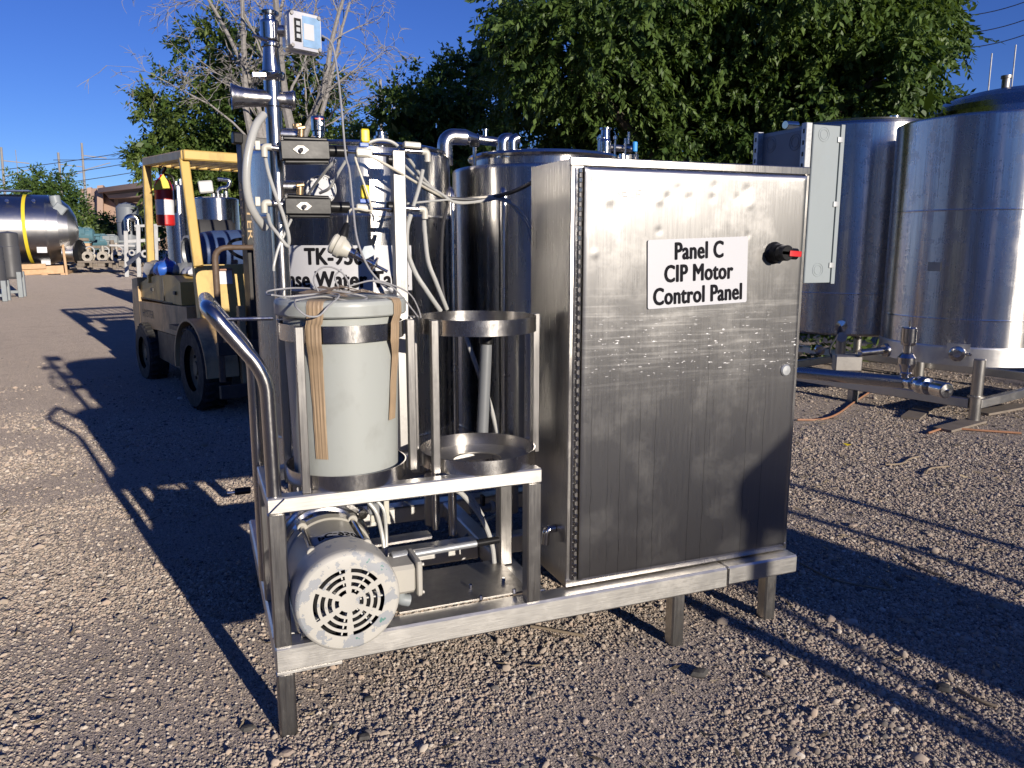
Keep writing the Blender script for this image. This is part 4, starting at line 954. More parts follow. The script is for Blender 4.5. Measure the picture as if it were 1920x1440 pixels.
        c2 = at_y(733, cyl[2]+ (16 if py0 < 300 else 2), 2.45); c2 = V(c2.x, 2.45, c1.z-.002)
        MB().cyl(c1, c2, 3.6*sa, 12).build('rod', 'pol', ao)
        q = at_y(683, cyl[2]+3, 2.43); MB().bar(q+V(-.026, 0, 0), q+V(.022, 0, -.002), .03, 17*sa, bev=.005).build('switch_block', 'nylon', ao)
        q = at_y(684, cyl[2]-28, 2.43); MB().bar(q+V(-.012, 0, .0), q+V(.012, 0, 0), .022, 26*sa, bev=.004).build('tag_cap', 'yellow_tag', ao)
        q = at_y(682, cyl[2]-11, 2.43); MB().bar(q+V(-.013, 0, .0), q+V(.013, 0, 0), .022, 8*sa, bev=.002).build('tag_base', 'blue_tag', ao)
        # left fittings
        l0 = at_y(px0-2, pm-4, 2.42); l1 = at_y(500, pm-6, 2.42)
        MB().cyl(l1, l0, 6*sa, 12).build('nipple', 'tube', ao)
        MB().tube(bend([l1+V(.012, -.012, .001), l1+V(-.008, -.012, .001), l1+V(-.008, -.012, -.028)], .008), 6*sa, 12).build('tube_elbow', 'nylon', ao)
        MB().bar(l1+V(-.032, 0, .004), l1+V(-.018, 0, .004), .02, 17*sa).build('end_block', 'nylon', ao)
        r0 = at_y(758, pm+(0 if py0 < 300 else 4), 2.46); r1 = r0+V(.052 if py0 > 300 else .06, 0, -.001)
        MB().cyl(r0, r1, 5.2*sa, 14).build('cylinder_end', 'pol', ao)
        MB().tube(bend([r1+V(-.004, 0, 0), r1+V(.014, 0, 0), r1+V(.014, 0, -.03)], .01), 6.5*sa, 12).build('tube_elbow', 'nylon', ao)
        if py0 < 300: MB().bar(r0+V(-.002, 0, .018), r0+V(.05, 0, .016), .03, .018, bev=.004).build('end_block', 'nylon', ao)
        # spool on the manifold
        q = at_y(565 if py0 < 300 else 563, py0-12, 2.46)
        MB().cyl(q+V(-.002, 0, -.012), q+V(0, 0, .016), .010, 12).build('bleed_valve', 'brass', ao)
        MB().bar(q+V(-.012, -.004, .017), q+V(.012, -.004, .021), .016, .011, bev=.003).build('bleed_handle', 'brass', ao)
build_column()
def build_gauge():
    c = at_y(602, 356, 2.62); r_ = rpx(28, c); f = V(-.12, -1, .05).normalized()
    g = thing('dial_gauge', 'round white dial gauge facing out between the two black actuators', 'gauge', c)
    MB().lathe([(0, -.02), (r_*.8, -.02), (r_*.95, -.008), (r_, 0), (r_, .012), (r_*.93, .014), (r_*.9, .009)], c, f, 40).build('case', 'whitepl', g)
    fc = MB().lathe([(r_*.91, .0088), (0, .0092)], c, f, 40).build('dial', 'sign', g)
    u, w, a = orient(f)
    m = MB()
    for k in range(19):
        t = R(-45+270*k/18); d = u*math.cos(t)+w*math.sin(t); p = c+f*.0098; q = d.cross(f)
        m.prism([p+d*r_*.72-q*.0006, p+d*r_*.84-q*.0006, p+d*r_*.84+q*.0006, p+d*r_*.72+q*.0006], f*.0004)
    d = (u*-.6+w*.5).normalized(); q = d.cross(f); p = c+f*.0104
    m.prism([p-d*r_*.2-q*.0012, p+d*r_*.7, p-d*r_*.2+q*.0012], f*.0006); m.build('dial_marks', 'ink', fc)
    MB().cyl(c-f*.02, c-f*.06, .010, 12).build('stem', 'pol', g)
build_gauge()
def build_switch():
    c = at_y(597, 235, 2.8); s_ = rpx(1, c)
    g = thing('level_switch', 'small steel cylinder level switch with red print standing on the lettered tank', 'sensor', c-V(0, 0, 38*s_))
    MB().lathe([(0, -38*s_), (7*s_, -38*s_), (7*s_, -20*s_), (11*s_, -19*s_), (11*s_, -12*s_), (13*s_, -10*s_), (13.5*s_, 12*s_), (12*s_, 16*s_), (0, 17*s_)], c, n=24).build('body', 'pol', g)
    q = c+V(.004, -13*s_, 1*s_); MB().cyl(q, q+V(0, -.008, 0), 4*s_, 12).build('plug', 'pol', g)
    q = c+V(0, -13.4*s_, 10*s_); MB().bar(q+V(-8*s_, 0, 0), q+V(7*s_, 0, 0), .002, 2.5*s_, bev=.0004).build('red_print', 'redp', g)
    g2 = thing('brass_valve', 'small dull brass valve poking up beside the pipe column', 'valve', at_y(557, 262, 2.66))
    q = at_y(557, 250, 2.66); s_ = rpx(1, q)
    MB().lathe([(0, -13*s_), (4*s_, -13*s_), (4*s_, -2*s_), (8*s_, 0), (8.5*s_, 16*s_), (5*s_, 18*s_), (0, 18*s_)], q, n=10).build('body', 'brass', g2)
    MB().bar(q+V(-7*s_, -.005, 14*s_), q+V(8*s_, -.005, 16*s_), 5*s_, 4*s_).build('lever', 'brass', g2)
build_switch()
def build_probe():
    c = at_y(638, 463, 2.33); s_ = rpx(1, c)
    g = thing('hanging_probe', 'cream plastic probe head with steel stem and flared end, hanging on its cable', 'sensor', c)
    ax = (at_y(705, 498, 2.30)-at_y(638, 463, 2.33)).normalized()
    MB().lathe([(0, -18*s_), (17*s_, -18*s_), (20*s_, -15*s_), (20*s_, -9*s_), (18*s_, -8*s_), (22*s_, -6*s_), (22*s_, 2*s_), (18*s_, 5*s_), (15*s_, 14*s_), (14*s_, 20*s_), (0, 20*s_)], c, ax, 14).build('head', 'nylon', g)
    MB().lathe([(10*s_, 20*s_), (10*s_, 30*s_), (6*s_, 32*s_), (6*s_, 66*s_), (15*s_, 68*s_), (15.5*s_, 72*s_), (6*s_, 74*s_), (3*s_, 76*s_), (3*s_, 98*s_), (0, 98*s_)], c, ax, 22).build('stem', 'pol', g)
    p = at_y(683, 462, 2.29); pl = [p, at_y(697, 460, 2.29), at_y(706, 476, 2.288), at_y(684, 487, 2.288), at_y(676, 478, 2.29)]
    MB().prism(pl, (0, .001, 0)).build('paper_tag', paint('pale_tag', (.42, .48, .50), .5, .1, 20), g)
    t0 = at_y(642, 446, 2.33); t1_ = at_y(651, 418, 2.34)
    MB().tube([t0, t0.lerp(t1_, .3), t0.lerp(t1_, .8), t1_], [.014, .013, .009, .005], 12).build('cable_boot', 'black', g)
    MB().tube(catmull([t1_, at_y(656, 395, 2.36), at_y(672, 392, 2.4), at_y(690, 395, 2.40), at_y(696, 385, 2.40), at_y(668, 303, 2.41), at_y(668, 298, 2.42)]), .0033, 8).build('lead', 'cablew', g)
build_probe()

# ================================================================== HOSES AND CABLES
def hose(name, label, pts, r_, mat, cat='hose', k=7, n=10, group=None):
    P = catmull([at_y(*p) for p in pts], k); o = MB().tube(P, r_, n).build(name, mat, loc=P[-1]); return tag(o, label, cat, group)
hose('sensor_cable', 'grey cable dropping from the square sensor head past both actuators', [(604, 67, 2.47), (622, 82, 2.45), (632, 130, 2.42), (640, 200, 2.36), (648, 290, 2.34), (655, 320, 2.33), (662, 390, 2.32), (670, 450, 2.27), (690, 500, 2.26), (716, 532, 2.26), (736, 548, 2.24)], .0031, 'cable', 'cable')
hose('air_hose', 'wide milky hose looping down the left of the pipe column', [(494, 215, 2.46), (478, 240, 2.42), (465, 290, 2.40), (462, 340, 2.40), (468, 380, 2.41), (480, 405, 2.43), (497, 428, 2.46)], .0115, 'hosew', n=14)
hose('air_tube', 'milky tube from the upper actuator elbow curling down to the column', [(497, 292, 2.42), (503, 322, 2.39), (515, 360, 2.37), (530, 400, 2.37), (541, 440, 2.37), (541, 458, 2.38), (534, 461, 2.4)], .0052, 'hosew')
hose('air_tube', 'milky tube from the lower actuator elbow curving right to the column', [(502, 402, 2.42), (508, 422, 2.39), (522, 440, 2.37), (535, 458, 2.37), (541, 462, 2.375)], .0052, 'hosew')
hose('air_tube', 'short milky tube with a nylon end hanging beside the riser', [(546, 412, 2.41), (535, 435, 2.38), (522, 465, 2.37), (514, 495, 2.36), (513, 508, 2.36)], .0040, 'hosew')
hose('air_tube', 'milky tube slanting up in front of the gauge to the upper actuator', [(577, 366, 2.58), (595, 340, 2.5), (615, 315, 2.44), (629, 300, 2.42)], .0042, 'hosew')
hose('air_tube', 'milky tube bending from the gauge up to the actuator cylinder end', [(600, 362, 2.5), (618, 352, 2.45), (634, 325, 2.42), (648, 302, 2.40)], .0045, 'hosew')
hose('cream_cable', 'cream cable running from the upper switch block right toward the cabinet', [(668, 283, 2.42), (700, 296, 2.42), (740, 318, 2.42), (785, 345, 2.5), (820, 364, 2.6), (848, 374, 2.62), (880, 372, 2.62), (930, 368, 2.62)], .0045, 'cablew', 'cable')
hose('air_tube', 'milky tube arching over the tank rim from the yellow tag', [(690, 268, 2.5), (712, 262, 2.5), (738, 268, 2.5), (762, 292, 2.5), (790, 330, 2.55), (815, 356, 2.6), (850, 376, 2.62), (890, 378, 2.62), (935, 370, 2.62)], .0052, 'hosew')
hose('air_tube', 'milky tube crossing behind the rack post to the cable bundle', [(758, 310, 2.5), (790, 340, 2.55), (825, 362, 2.6), (855, 380, 2.62), (900, 378, 2.62), (945, 372, 2.62), (965, 392, 2.6), (985, 420, 2.55), (998, 462, 2.5)], .0046, 'hosew')
hose('air_tube', 'milky tube drooping from the bundle against the cabinet side', [(930, 372, 2.62), (958, 382, 2.6), (978, 398, 2.58), (996, 430, 2.52)], .0042, 'hosew')
hose('black_cable', 'thick black cable from the bundle up into the cabinet side', [(840, 372, 2.62), (880, 374, 2.62), (930, 368, 2.62), (965, 358, 2.55), (998, 342, 2.45)], .0075, 'hose', 'cable')
hose('black_cable', 'thin black cable hanging in a long curve between the two tanks', [(790, 350, 2.6), (830, 372, 2.62), (838, 385, 2.64), (830, 430, 2.66), (828, 520, 2.68), (836, 580, 2.68)], .0055, 'hose', 'cable')
hose('black_cable', 'thin dark cable looping behind the rack post', [(735, 325, 2.5), (745, 345, 2.48), (758, 362, 2.48), (762, 378, 2.48)], .003, 'hose', 'cable')
hose('air_tube', 'wide milky hose from the lower right cylinder curving down between the tanks', [(770, 402, 2.46), (763, 430, 2.46), (764, 470, 2.46), (778, 510, 2.46), (800, 545, 2.46), (826, 583, 2.48)], .0078, 'hosew')
hose('air_tube', 'milky hose from the nylon elbow falling straight then curving right', [(795, 412, 2.47), (797, 440, 2.47), (803, 490, 2.47), (818, 530, 2.47), (838, 580, 2.5)], .0070, 'hosew')
hose('air_tube', 'milky printed tube slanting from the upper right elbow', [(793, 318, 2.48), (786, 350, 2.48), (774, 390, 2.48)], .0062, 'hosew')
hose('air_tube', 'thin milky tube running level from rack post to the bundle', [(762, 382, 2.5), (800, 378, 2.55), (845, 374, 2.62)], .0036, 'hosew')
hose('drain_hose', 'milky hose arching down from the shelf onto the deck plate', [(850, 915, 2.42), (872, 932, 2.41), (905, 975, 2.40), (922, 1020, 2.40), (927, 1058, 2.395)], .0085, 'hosew')
hose('drain_hose', 'pair hose curving beside the arch under the shelf', [(862, 914, 2.44), (885, 935, 2.43), (905, 968, 2.42)], .0075, 'hosew')
hose('motor_hose', 'milky hose falling from the shelf behind the motor', [(690, 940, 2.3), (706, 962, 2.29), (716, 1000, 2.28), (722, 1040, 2.26)], .0065, 'hosew')
hose('motor_hose', 'second milky hose beside it behind the motor', [(706, 938, 2.31), (720, 958, 2.3), (724, 1000, 2.29), (724, 1045, 2.27)], .0058, 'hosew')
hose('floor_hose', 'grey hose lying under the skid behind the deck plate', [(870, 1010, 2.75), (890, 990, 2.8), (925, 968, 2.9), (960, 960, 3.0)], .007, 'hosew')
hose('tray_hose', 'long milky hose hanging through the empty ring holder', [(862, 600, 2.56), (880, 650, 2.54), (898, 700, 2.53), (918, 755, 2.52), (933, 815, 2.5)], .0075, 'hosew')
def pvc_pipe():
    a, b = at_y(912, 645, 2.47), at_y(904, 822, 2.46); g = thing('grey_pvc_pipe', 'grey plastic pipe with black collar hanging behind the empty ring holder', 'pipe', b)
    MB().cyl(b, a, rpx(11, a), 24).build('tube', 'pvc', g); MB().cyl(a-(b-a)*.0, a-(b-a)*.09, rpx(14, a), 24).build('collar', 'black', g)
    q = at_y(700, 952, 2.32); g = thing('valve_block', 'white and grey fitting block under the shelf behind the motor', 'fitting', q)
    MB().bar(q+V(-.016, 0, 0), q+V(.016, 0, 0), .03, .036).build('body', 'pvc', g)
    q2 = at_y(724, 955, 2.32); MB().bar(q2+V(0, 0, -.045), q2+V(0, 0, .04), .016, .016).build('stem', 'nylon', g)
    MB().bar(q2+V(-.012, 0, -.03), q2+V(.01, 0, -.03), .018, .02).build('tee', 'nylon', g)
    q3 = at_y(702, 971, 2.31); MB().bar(q3+V(-.012, 0, 0), q3+V(.012, 0, 0), .018, .022).build('plug', 'nylon', g)
    # steel channel behind the motor
    a, b = at_y(690, 1020, 2.5), at_y(806, 1002, 2.5); g = MB().bar(a, b, .06, .012, bev=.002).build('steel_channel', 'frame', loc=a); tag(g, 'flat steel channel lying behind the motor under the shelf', 'channel')
pvc_pipe()
def under_pipes():
    for i, (px, y0, y1, r_, yy) in enumerate(((848, 930, 1040, 8, 2.72), (815, 930, 1000, 6, 2.8), (945, 930, 1045, 6, 2.8))):
        a, b = at_y(px, y0, yy), at_y(px, y1, yy); g = MB().cyl(V(a.x, yy, .268), V(a.x, yy, .62), rpx(r_, a), 16).build('support_tube', 'tube', loc=(a.x, yy, .268))
        tag(g, 'round steel support tube under the tanks, %s' % ('thickest of the three' if i == 0 else 'slim, next to the thick tube' if i == 1 else 'slim, nearest the shelf post'), 'tube')
    q = at_y(905, 952, 2.75); g = thing('ball_valve', 'small plastic ball valve with pipe under the second tank', 'valve', q)
    MB().cyl(q+V(-.05, 0, 0), q+V(.10, 0, 0), .016, 14).build('body', 'pvc', g); MB().cyl(q+V(.03, 0, 0), q+V(.045, 0, 0), .024, 14).build('collar', 'nylon', g); MB().bar(q+V(0, 0, .012), q+V(0, 0, .05), .012, .03).build('handle', 'black', g)
under_pipes()

# ================================================================== RIGHT: TANKS, STAND, ENCLOSURE
def PD(px, py, d):
    q = ray(px, py); q = q/np.linalg.norm(q[:2]); return Vector(CP+q*d)
def build_right():
    A = at_z(1829, 758, .15); E1 = at_z(1501, 707, .15)-A; E1.z = 0; L1 = E1.length; E1.normalize()
    E2 = at_z(1920, 736, .15)-A; E2.z = 0; E2.normalize()
    D = 7.7; c = PD(1812, 600, D); hL = PD(1652, 600, D); r_ = D*math.sin(math.atan2(c.x, c.y)-math.atan2(hL.x, hL.y)); c.z = 0
    zlo = PD(1830, 688, D-r_).z; zhi = PD(1812, 212, D-r_).z
    t = build_tank('storage_tank', 'large stainless storage tank on round legs, valves at its foot', c, r_, zlo+.05, zhi, .03, (zlo+.36, 1.62), 'tank_far', legs=0, zleg=0)
    MB().lathe([(r_-.01, zlo), (r_+.006, zlo), (r_+.006, zlo+.14), (r_, zlo+.15)], (c.x, c.y, 0), n=96).build('skirt', 'frame', t)
    q = c+V(0, 0, zhi+.02); MB().lathe([(.25, -.03), (.25, .03), (.27, .035), (0, .07)], q, n=40).build('manway', 'tank_far', t)
    # port with sunken clamp
    d = PD(1797, 660, D-r_+.05); pv = (V(0, 0, 0)+d-V(c.x, c.y, d.z)).normalized(); p0 = V(c.x, c.y, d.z)+pv*(r_-.02)
    MB().bar(p0+pv*.022-pv.cross(V(0, 0, 1))*.08+V(0, 0, .01), p0+pv*.022+pv.cross(V(0, 0, 1))*.08+V(0, 0, .01), .008, .12).build('port_plate', 'frame', t)
    MB().lathe([(.03, .0), (.03, .08), (.05, .085), (.05, .11), (.03, .115), (0, .115)], p0, pv, 20).build('port', 'pol', t)
    MB().torus(p0+pv*.10, pv, .05, .010, 24).build('port_clamp', 'pol', t)
    MB().cyl(p0+pv*.1+V(.06, 0, 0), p0+pv*.1+V(.06, -.07, .0), .012, 10).build('clamp_nut', 'pol', t)
    # maker's plate
    dq = PD(1745, 500, D-r_); pq = (dq-V(c.x, c.y, dq.z)).normalized(); pp = V(c.x, c.y, dq.z)+pq*(r_+.002); tt = pq.cross(V(0, 0, 1))
    MB().prism([pp-tt*.05-V(0, 0, .035), pp+tt*.05-V(0, 0, .035), pp+tt*.05+V(0, 0, .035), pp-tt*.05+V(0, 0, .035)], pq*.003).build('rating_plate', 'dull', t)
    # stand
    st = thing('tank_stand', 'low welded steel stand with round posts carrying the storage tanks', 'stand', A-V(0, 0, .15))
    W = 1.75; Ln = 4.1
    for i, (u, v) in enumerate(((0, 0), (0, W), (2.05, 0), (2.05, W), (Ln, 0), (Ln, W))):
        p = A+E1*u+E2*v; p.z = 0; hgt = .50 if (u, v) == (0, 0) else .42
        MB().cyl(p+V(0, 0, -.01), p+V(0, 0, hgt), .042, 20).build('post', 'post', st)
        MB().lathe([(.042, 0), (.062, 0), (.062, .012), (.042, .012)], p+V(0, 0, .205), n=20).build('collar', 'dull', st)
    MB().bar(A+E1*.045, A+E1*Ln, .05, .075).build('rail', 'frame', st); MB().bar(A+E2*W+E1*.045, A+E2*W+E1*Ln, .05, .075).build('rail', 'frame', st)
    for u in (0, 2.05, Ln): MB().bar(A+E1*u+E2*.05, A+E1*u+E2*(W-.05), .05, .072).build('cross_rail', 'frame', st)
    # small leg under the rail seen left of the corner
    q = at_z(1600, 728, .12); MB().bar(V(q.x, q.y, -.01), V(q.x, q.y, .115), .07, .07).build('foot', 'dull', st)
    # second tank behind the enclosure
    c1 = c+E1*1.95+V(-.05, 0, 0); c1 = PD(1588, 500, 8.9); c1.z = 0
    t_ = build_tank('storage_tank', 'stainless storage tank partly hidden behind the grey electrical enclosure', c1, .80, .50, 2.46, .10, (.9,), 'tank_far', legs=4, leg_r=.045, zleg=0)
    for px, py, h in ((1621, 240, .16), (1634, 242, .05), (1650, 243, .05)):
        q = PD(px, py, 8.75); MB().cyl(V(q.x, q.y, 2.43), V(q.x, q.y, q.z+.0), .018 if h > .1 else .035, 10).build('spigot', 'pol', t_)
    q = PD(1676, 232, 8.4); MB().lathe([(.10, -.12), (.10, -.02), (.13, -.015), (.05, .0), (.05, .07), (0, .08)], q, n=20).build('vent', 'pol', t_)
    q = PD(1575, 610, 8.1); MB().lathe([(.03, 0), (.03, .06), (.055, .065), (.055, .09), (0, .1)], q, (-.6, -.8, 0), 18).build('gauge_port', 'pol', t_)
    q = PD(1578, 632, 7.9); MB().lathe([(0, -.02), (.045, -.02), (.045, .02), (0, .022)], q, (-.5, -.85, .1), 24).build('white_gauge', 'whitepl', t_)
    q = PD(1533, 650, 7.9); MB().lathe([(.02, 0), (.02, .08), (.045, .085), (.045, .12), (.02, .125), (0, .125)], q, (-.5, -.8, -.2), 16).build('drain_port', 'pol', t_)
    # domed tank far behind
    c3 = PD(1905, 300, 12.5); c3.z = 0; ztop = PD(1900, 150, 11.8).z
    t3 = build_tank('domed_tank', 'tall domed stainless tank rising behind the storage tank', c3, 1.20, .5, ztop-.42, .42, (ztop-.9,), 'tank_far', legs=4, leg_r=.06, zleg=0)
    q = PD(1887, 148, 12.3); MB().lathe([(.05, -.15), (.05, .0), (.065, .005), (.065, .04), (0, .04)], q, n=16).build('vent', 'dull', t3)
    # supply pipe and valves
    g = thing('valve_manifold', 'polished supply pipe with upright and lying valves before the large storage tank', 'pipework', gnd(1700, 760))
    a, b = at_z(1500, 690, .34), at_z(1693, 716, .34)
    a = PD(1496, 689, 6.62); b = PD(1695, 717, 6.45); a.z = b.z
    MB().cyl(a, b, rpx(12, b), 24).build('supply_pipe', 'tube', g)
    s = rpx(1, b); z = lambda py: PD(1698, py, 6.45).z
    vx = PD(1699, 690, 6.45)
    def up(prof): return MB().lathe([(r2*s, z(py)-z(720)) for r2, py in prof], (vx.x, vx.y, z(720)), n=28)
    up([(9.5, 720), (9.5, 705), (11, 703), (11, 699), (9.5, 697), (12, 690), (16, 682), (16, 670), (11, 663), (8, 661)]).build('valve_body', 'pol', g)
    up([(0, 661), (8, 661), (8, 648), (12, 646), (13.5, 642), (13.5, 615), (12, 613), (0, 613)]).build('actuator', 'pol', g)
    up([(0, 613), (2, 613), (2, 601), (0, 601)]).build('stem', 'pol', g)
    q = PD(1706, 611, 6.45); MB().cyl(V(q.x, q.y, z(615)), V(q.x, q.y, z(607)), 2*s, 8).build('air_port', 'pol', g)
    hx = (PD(1800, 740, 6.0)-PD(1705, 719, 6.4)); hx.z *= 1; h0 = PD(1700, 716, 6.42)
    prof = [(9, 0), (9, 12), (12, 14), (12, 18), (9, 20), (13, 26), (16, 34), (16, 42), (12, 50), (15, 52), (15, 57), (8, 59), (8, 66), (13, 70), (14, 72), (14, 98), (12, 100), (3, 101), (3, 107), (0, 107)]
    MB().lathe([(r2*s, t2*s*1.06) for r2, t2 in prof], h0, hx, 28).build('lying_valve', 'pol', g)
    sp_ = PD(1640, 665, 6.9); MB().cyl(PD(1612, 662, 6.85), PD(1660, 657, 7.0), .03, 18).build('sample_port', 'pol', g)
    MB().cyl(PD(1657, 657, 6.98), PD(1664, 656, 7.0), .055, 18).build('flange', 'pol', g)
    MB().tube(catmull([PD(1575, 612, 7.9), PD(1568, 632, 7.4), PD(1556, 655, 7.1), PD(1562, 675, 7.0)]), .008, 8).build('sensor_lead', 'hose', g)
    q = PD(1588, 680, 6.9); MB().bar(q+V(-.09, .05, 0), q+V(.09, -.05, 0), .12, .13).build('junction_box', 'dull', g)
    # enclosure
    Y = 3.6; cn = at_y(1521, 229, Y); rx = at_y(1577, 229, Y).x; zb = at_y(1512, 531, Y).z; zt = cn.z; yb = at_x(1417, 252, cn.x).y
    e = thing('electrical_enclosure', 'light grey electrical enclosure with slotted channels on its shaded back', 'enclosure', (cn.x+.1, (Y+yb)/2, 0))
    bx = cn.x+.022
    MB().bar(((bx+rx)/2, (Y+yb)/2, zb), ((bx+rx)/2, (Y+yb)/2, zt-.01), rx-bx, yb-Y, up=(0, 1, 0), bev=.004).build('box', 'greybox', e)
    MB().box((bx-.004, Y+.05, zb+.02), (bx-.0005, yb-.02, zt-.03)).build('back_panel', 'greyshade', e)
    MB().box((rx+.004, Y-.004, zb-.006), (rx+.030, yb+.004, zt-.002)).build('door', 'greybox', e)
    for yy in (Y+.03, yb-.03):
        zl = zb-.1 if yy < Y+.1 else 0
        ch = MB(); ch.box((cn.x-.021, yy-.02, zl), (cn.x+.021, yy-.017, zt)); ch.box((cn.x-.021, yy-.017, zl), (cn.x-.018, yy+.02, zt)); ch.box((cn.x-.018, yy+.017, zl), (cn.x+.021, yy+.02, zt))
        co = MB(); 
        chn = MB().bar((cn.x, yy, zl), (cn.x, yy, zt), .042, .041, up=(0, 1, 0), bev=.003).build('channel', 'galv', e)
        for k in range(14):
            zz = zt-.045-.062*k
            if zz > zb: MB().bar((cn.x-.0215, yy, zz-.012), (cn.x-.0215, yy, zz+.012), .003, .013, up=(0, 1, 0), bev=.001).build('slot', 'black', chn)
    MB().box((cn.x+.0, yb-.06, -.01), (cn.x+.06, yb-.005, zb+.01)).build('stand_post', 'galv', e)
    MB().box((cn.x-.2, yb-.2, -.005), (cn.x+.25, yb+.15, .012)).build('base_plate', 'galv', e)
    for py in (262, 383, 497):
        q = at_y(1572, py, Y); MB().bar((rx-.018, Y-.004, q.z), (rx+.018, Y-.004, q.z), .007, .03, bev=.001).build('clip', 'galv', e)
    for px, py in ((1545, 252), (1533, 506)):
        q = at_y(px, py, Y); 
        for rr_ in (.026, .038): MB().torus((q.x, Y-.0005, q.z), (0, -1, 0), rr_, .0016, 32, 6).build('knockout', 'greybox', e)
    for yy, zz in ((yb-.12, zt-.08), (Y+.14, zt-.09)):
        for rr_ in (.03, .045): MB().torus((bx-.005, yy, zz), (-1, 0, 0), rr_, .0018, 32, 6).build('knockout', 'greyshade', e)
    q = at_y(1485, 235, 3.82); MB().cyl(q+V(-.05, 0, 0), q+V(.05, .02, .005), .024, 14).build('conduit_hub', 'pol', e)
build_right()

# ================================================================== FORKLIFT
def build_forklift():
    A = gnd(385, 765); B = gnd(292, 702); h = (A-B); h.z = 0; h.normalize(); wb = 1.72; h.rotate(Matrix.Rotation(R(2.7), 3, 'Z')); rt = V(-h.y, h.x, 0); rot = math.atan2(rt.y, rt.x)
    o = A+rt*.60; o.z = gz(o.y)
    f = thing('forklift', 'dirty yellow forklift with open overhead guard, mast toward the tanks', 'forklift', o, rotz=rot)
    def wheel(x, y, r_, w, lab=None):
        s = -1 if x < 0 else 1
        t = MB().lathe([(r_*.56, -w/2), (r_*.93, -w/2), (r_, -w*.36), (r_, w*.36), (r_*.93, w/2), (r_*.56, w/2)], (x, y, r_), (1, 0, 0), 40).build('wheel', 'rubber', f)
        MB().lathe([(r_*.57, -w*.42), (r_*.55, w*.3), (r_*.42, w*.2), (r_*.38, w*.26), (r_*.18, w*.26), (r_*.16, w*.36), (0, w*.36)], (x, y, r_), (s, 0, 0), 32).build('rim', 'rim', t)
        for k in range(6):
            a = R(60*k); MB().cyl((x+s*w*.24, y+r_*.3*math.cos(a), r_+r_*.3*math.sin(a)), (x+s*w*.32, y+r_*.3*math.cos(a), r_+r_*.3*math.sin(a)), .014, 6).build('wheel_nut', 'darkmetal', t)
        tr = MB()
        for k in range(26):
            a = 2*math.pi*k/26
            for sx in (-1, 1): tr.bar((x+sx*w*.1, y+r_*math.cos(a), r_+r_*math.sin(a)), (x+sx*w*.44, y+r_*.995*math.cos(a+.06), r_+r_*.995*math.sin(a+.06)), .03, .022, bev=.003)
        to = tr.build('tread', 'rubber', t); to['kind'] = 'stuff'
    for x in (-.44, .44): wheel(x, 0, .335, .22)
    for x in (-.42, .42): wheel(x, wb, .28, .18)
    MB().bar((0, -.2, .42), (0, wb+.05, .42), .62, .32, bev=.03).build('chassis', 'darkmetal', f)
    for s in (-1, 1):
        MB().prism([(s*.44, .42, .22), (s*.44, wb-.34, .26), (s*.44, wb-.34, .52), (s*.44, .42, .52)], (-s*.16, 0, 0)).build('side_step', 'darkmetal', f)
        MB().prism([(s*.44, .40, .525), (s*.44, wb-.3, .525), (s*.44, wb+.45, .50), (s*.44, wb+.46, .76), (s*.44, .40, .80)], (-s*.18, 0, 0)).build('side_panel', 'yellowd', f)
        # fender over the front wheel
        fd = MB(); n = 14; pts = []
        for k in range(n+1):
            a = R(-5+190*k/n); pts += [V(s*.55, .03+.43*math.cos(a), .335+.40*math.sin(a)), V(s*.30, .03+.43*math.cos(a), .335+.40*math.sin(a)), V(s*.55, .03+.41*math.cos(a), .335+.38*math.sin(a)), V(s*.30, .03+.41*math.cos(a), .335+.38*math.sin(a))]
        fd.add(pts, [(4*i, 4*i+1, 4*i+5, 4*i+4) for i in range(n)]+[(4*i+2, 4*i+6, 4*i+7, 4*i+3) for i in range(n)]+[(4*i, 4*i+4, 4*i+6, 4*i+2) for i in range(n)])
        fd.build('fender', 'yellowd', f)
    hood = MB().prism([(-.42, .62, .80), (-.42, .62, 1.00), (-.42, .80, 1.05), (-.42, 1.35, 1.05), (-.42, wb+.10, .98), (-.42, wb+.40, .92), (-.42, wb+.44, .80)], (.84, 0, 0)).build('hood', 'yellow', f)
    MB().bar((-.422, .9, .80), (-.422, wb+.4, .80), .006, .012).build('hood_seam', 'darkmetal', hood)
    MB().bar((-.4225, 1.15, .81), (-.4225, 1.15, 1.03), .006, .010, up=(0, 1, 0)).build('hood_seam', 'darkmetal', hood)
    for y, z in ((.75, .9), (1.5, .9)): MB().bar((-.425, y, z), (-.425, y+.07, z), .012, .03).build('hood_latch', 'darkmetal', hood)
    cw = MB(); cw.prism([(-.44, wb+.10, .34), (-.44, wb+.50, .36), (-.44, wb+.56, .60), (-.44, wb+.50, .98), (-.44, wb+.28, 1.0), (-.44, wb+.28, .52)], (.88, 0, 0)); cw.build('counterweight', 'yellowd', f)
    # cowl and dashboard
    cowl = MB().prism([(-.44, .02, .72), (-.44, .10, 1.16), (-.44, .16, 1.16), (-.44, .12, .72)], (.30, 0, 0)).build('cowl_panel', 'yellow', f)
    MB().prism([(.20, .02, .72), (.20, .10, 1.16), (.20, .16, 1.16), (.20, .12, .72)], (.30, 0, 0)).build('cowl_panel', 'yellow', f)
    MB().prism([(-.30, .025+.06, 1.0), (-.30, .098, 1.13), (-.22, .098, 1.13), (-.22, .085, 1.0)], (0, -.022, 0)).build('warning_decal', 'paper', cowl)
    MB().prism([(-.30, .05, 1.112), (-.30, .054, 1.13), (-.22, .054, 1.13), (-.22, .05, 1.112)], (0, -.003, 0)).build('decal_band', 'orange', cowl)
    MB().box((-.5, .16, .60), (.5, .66, .64)).build('floor_plate', 'darkmetal', f)
    MB().bar((-.18, .16, 1.1), (.18, .16, 1.1), .12, .12).build('dashboard', 'darkmetal', f)
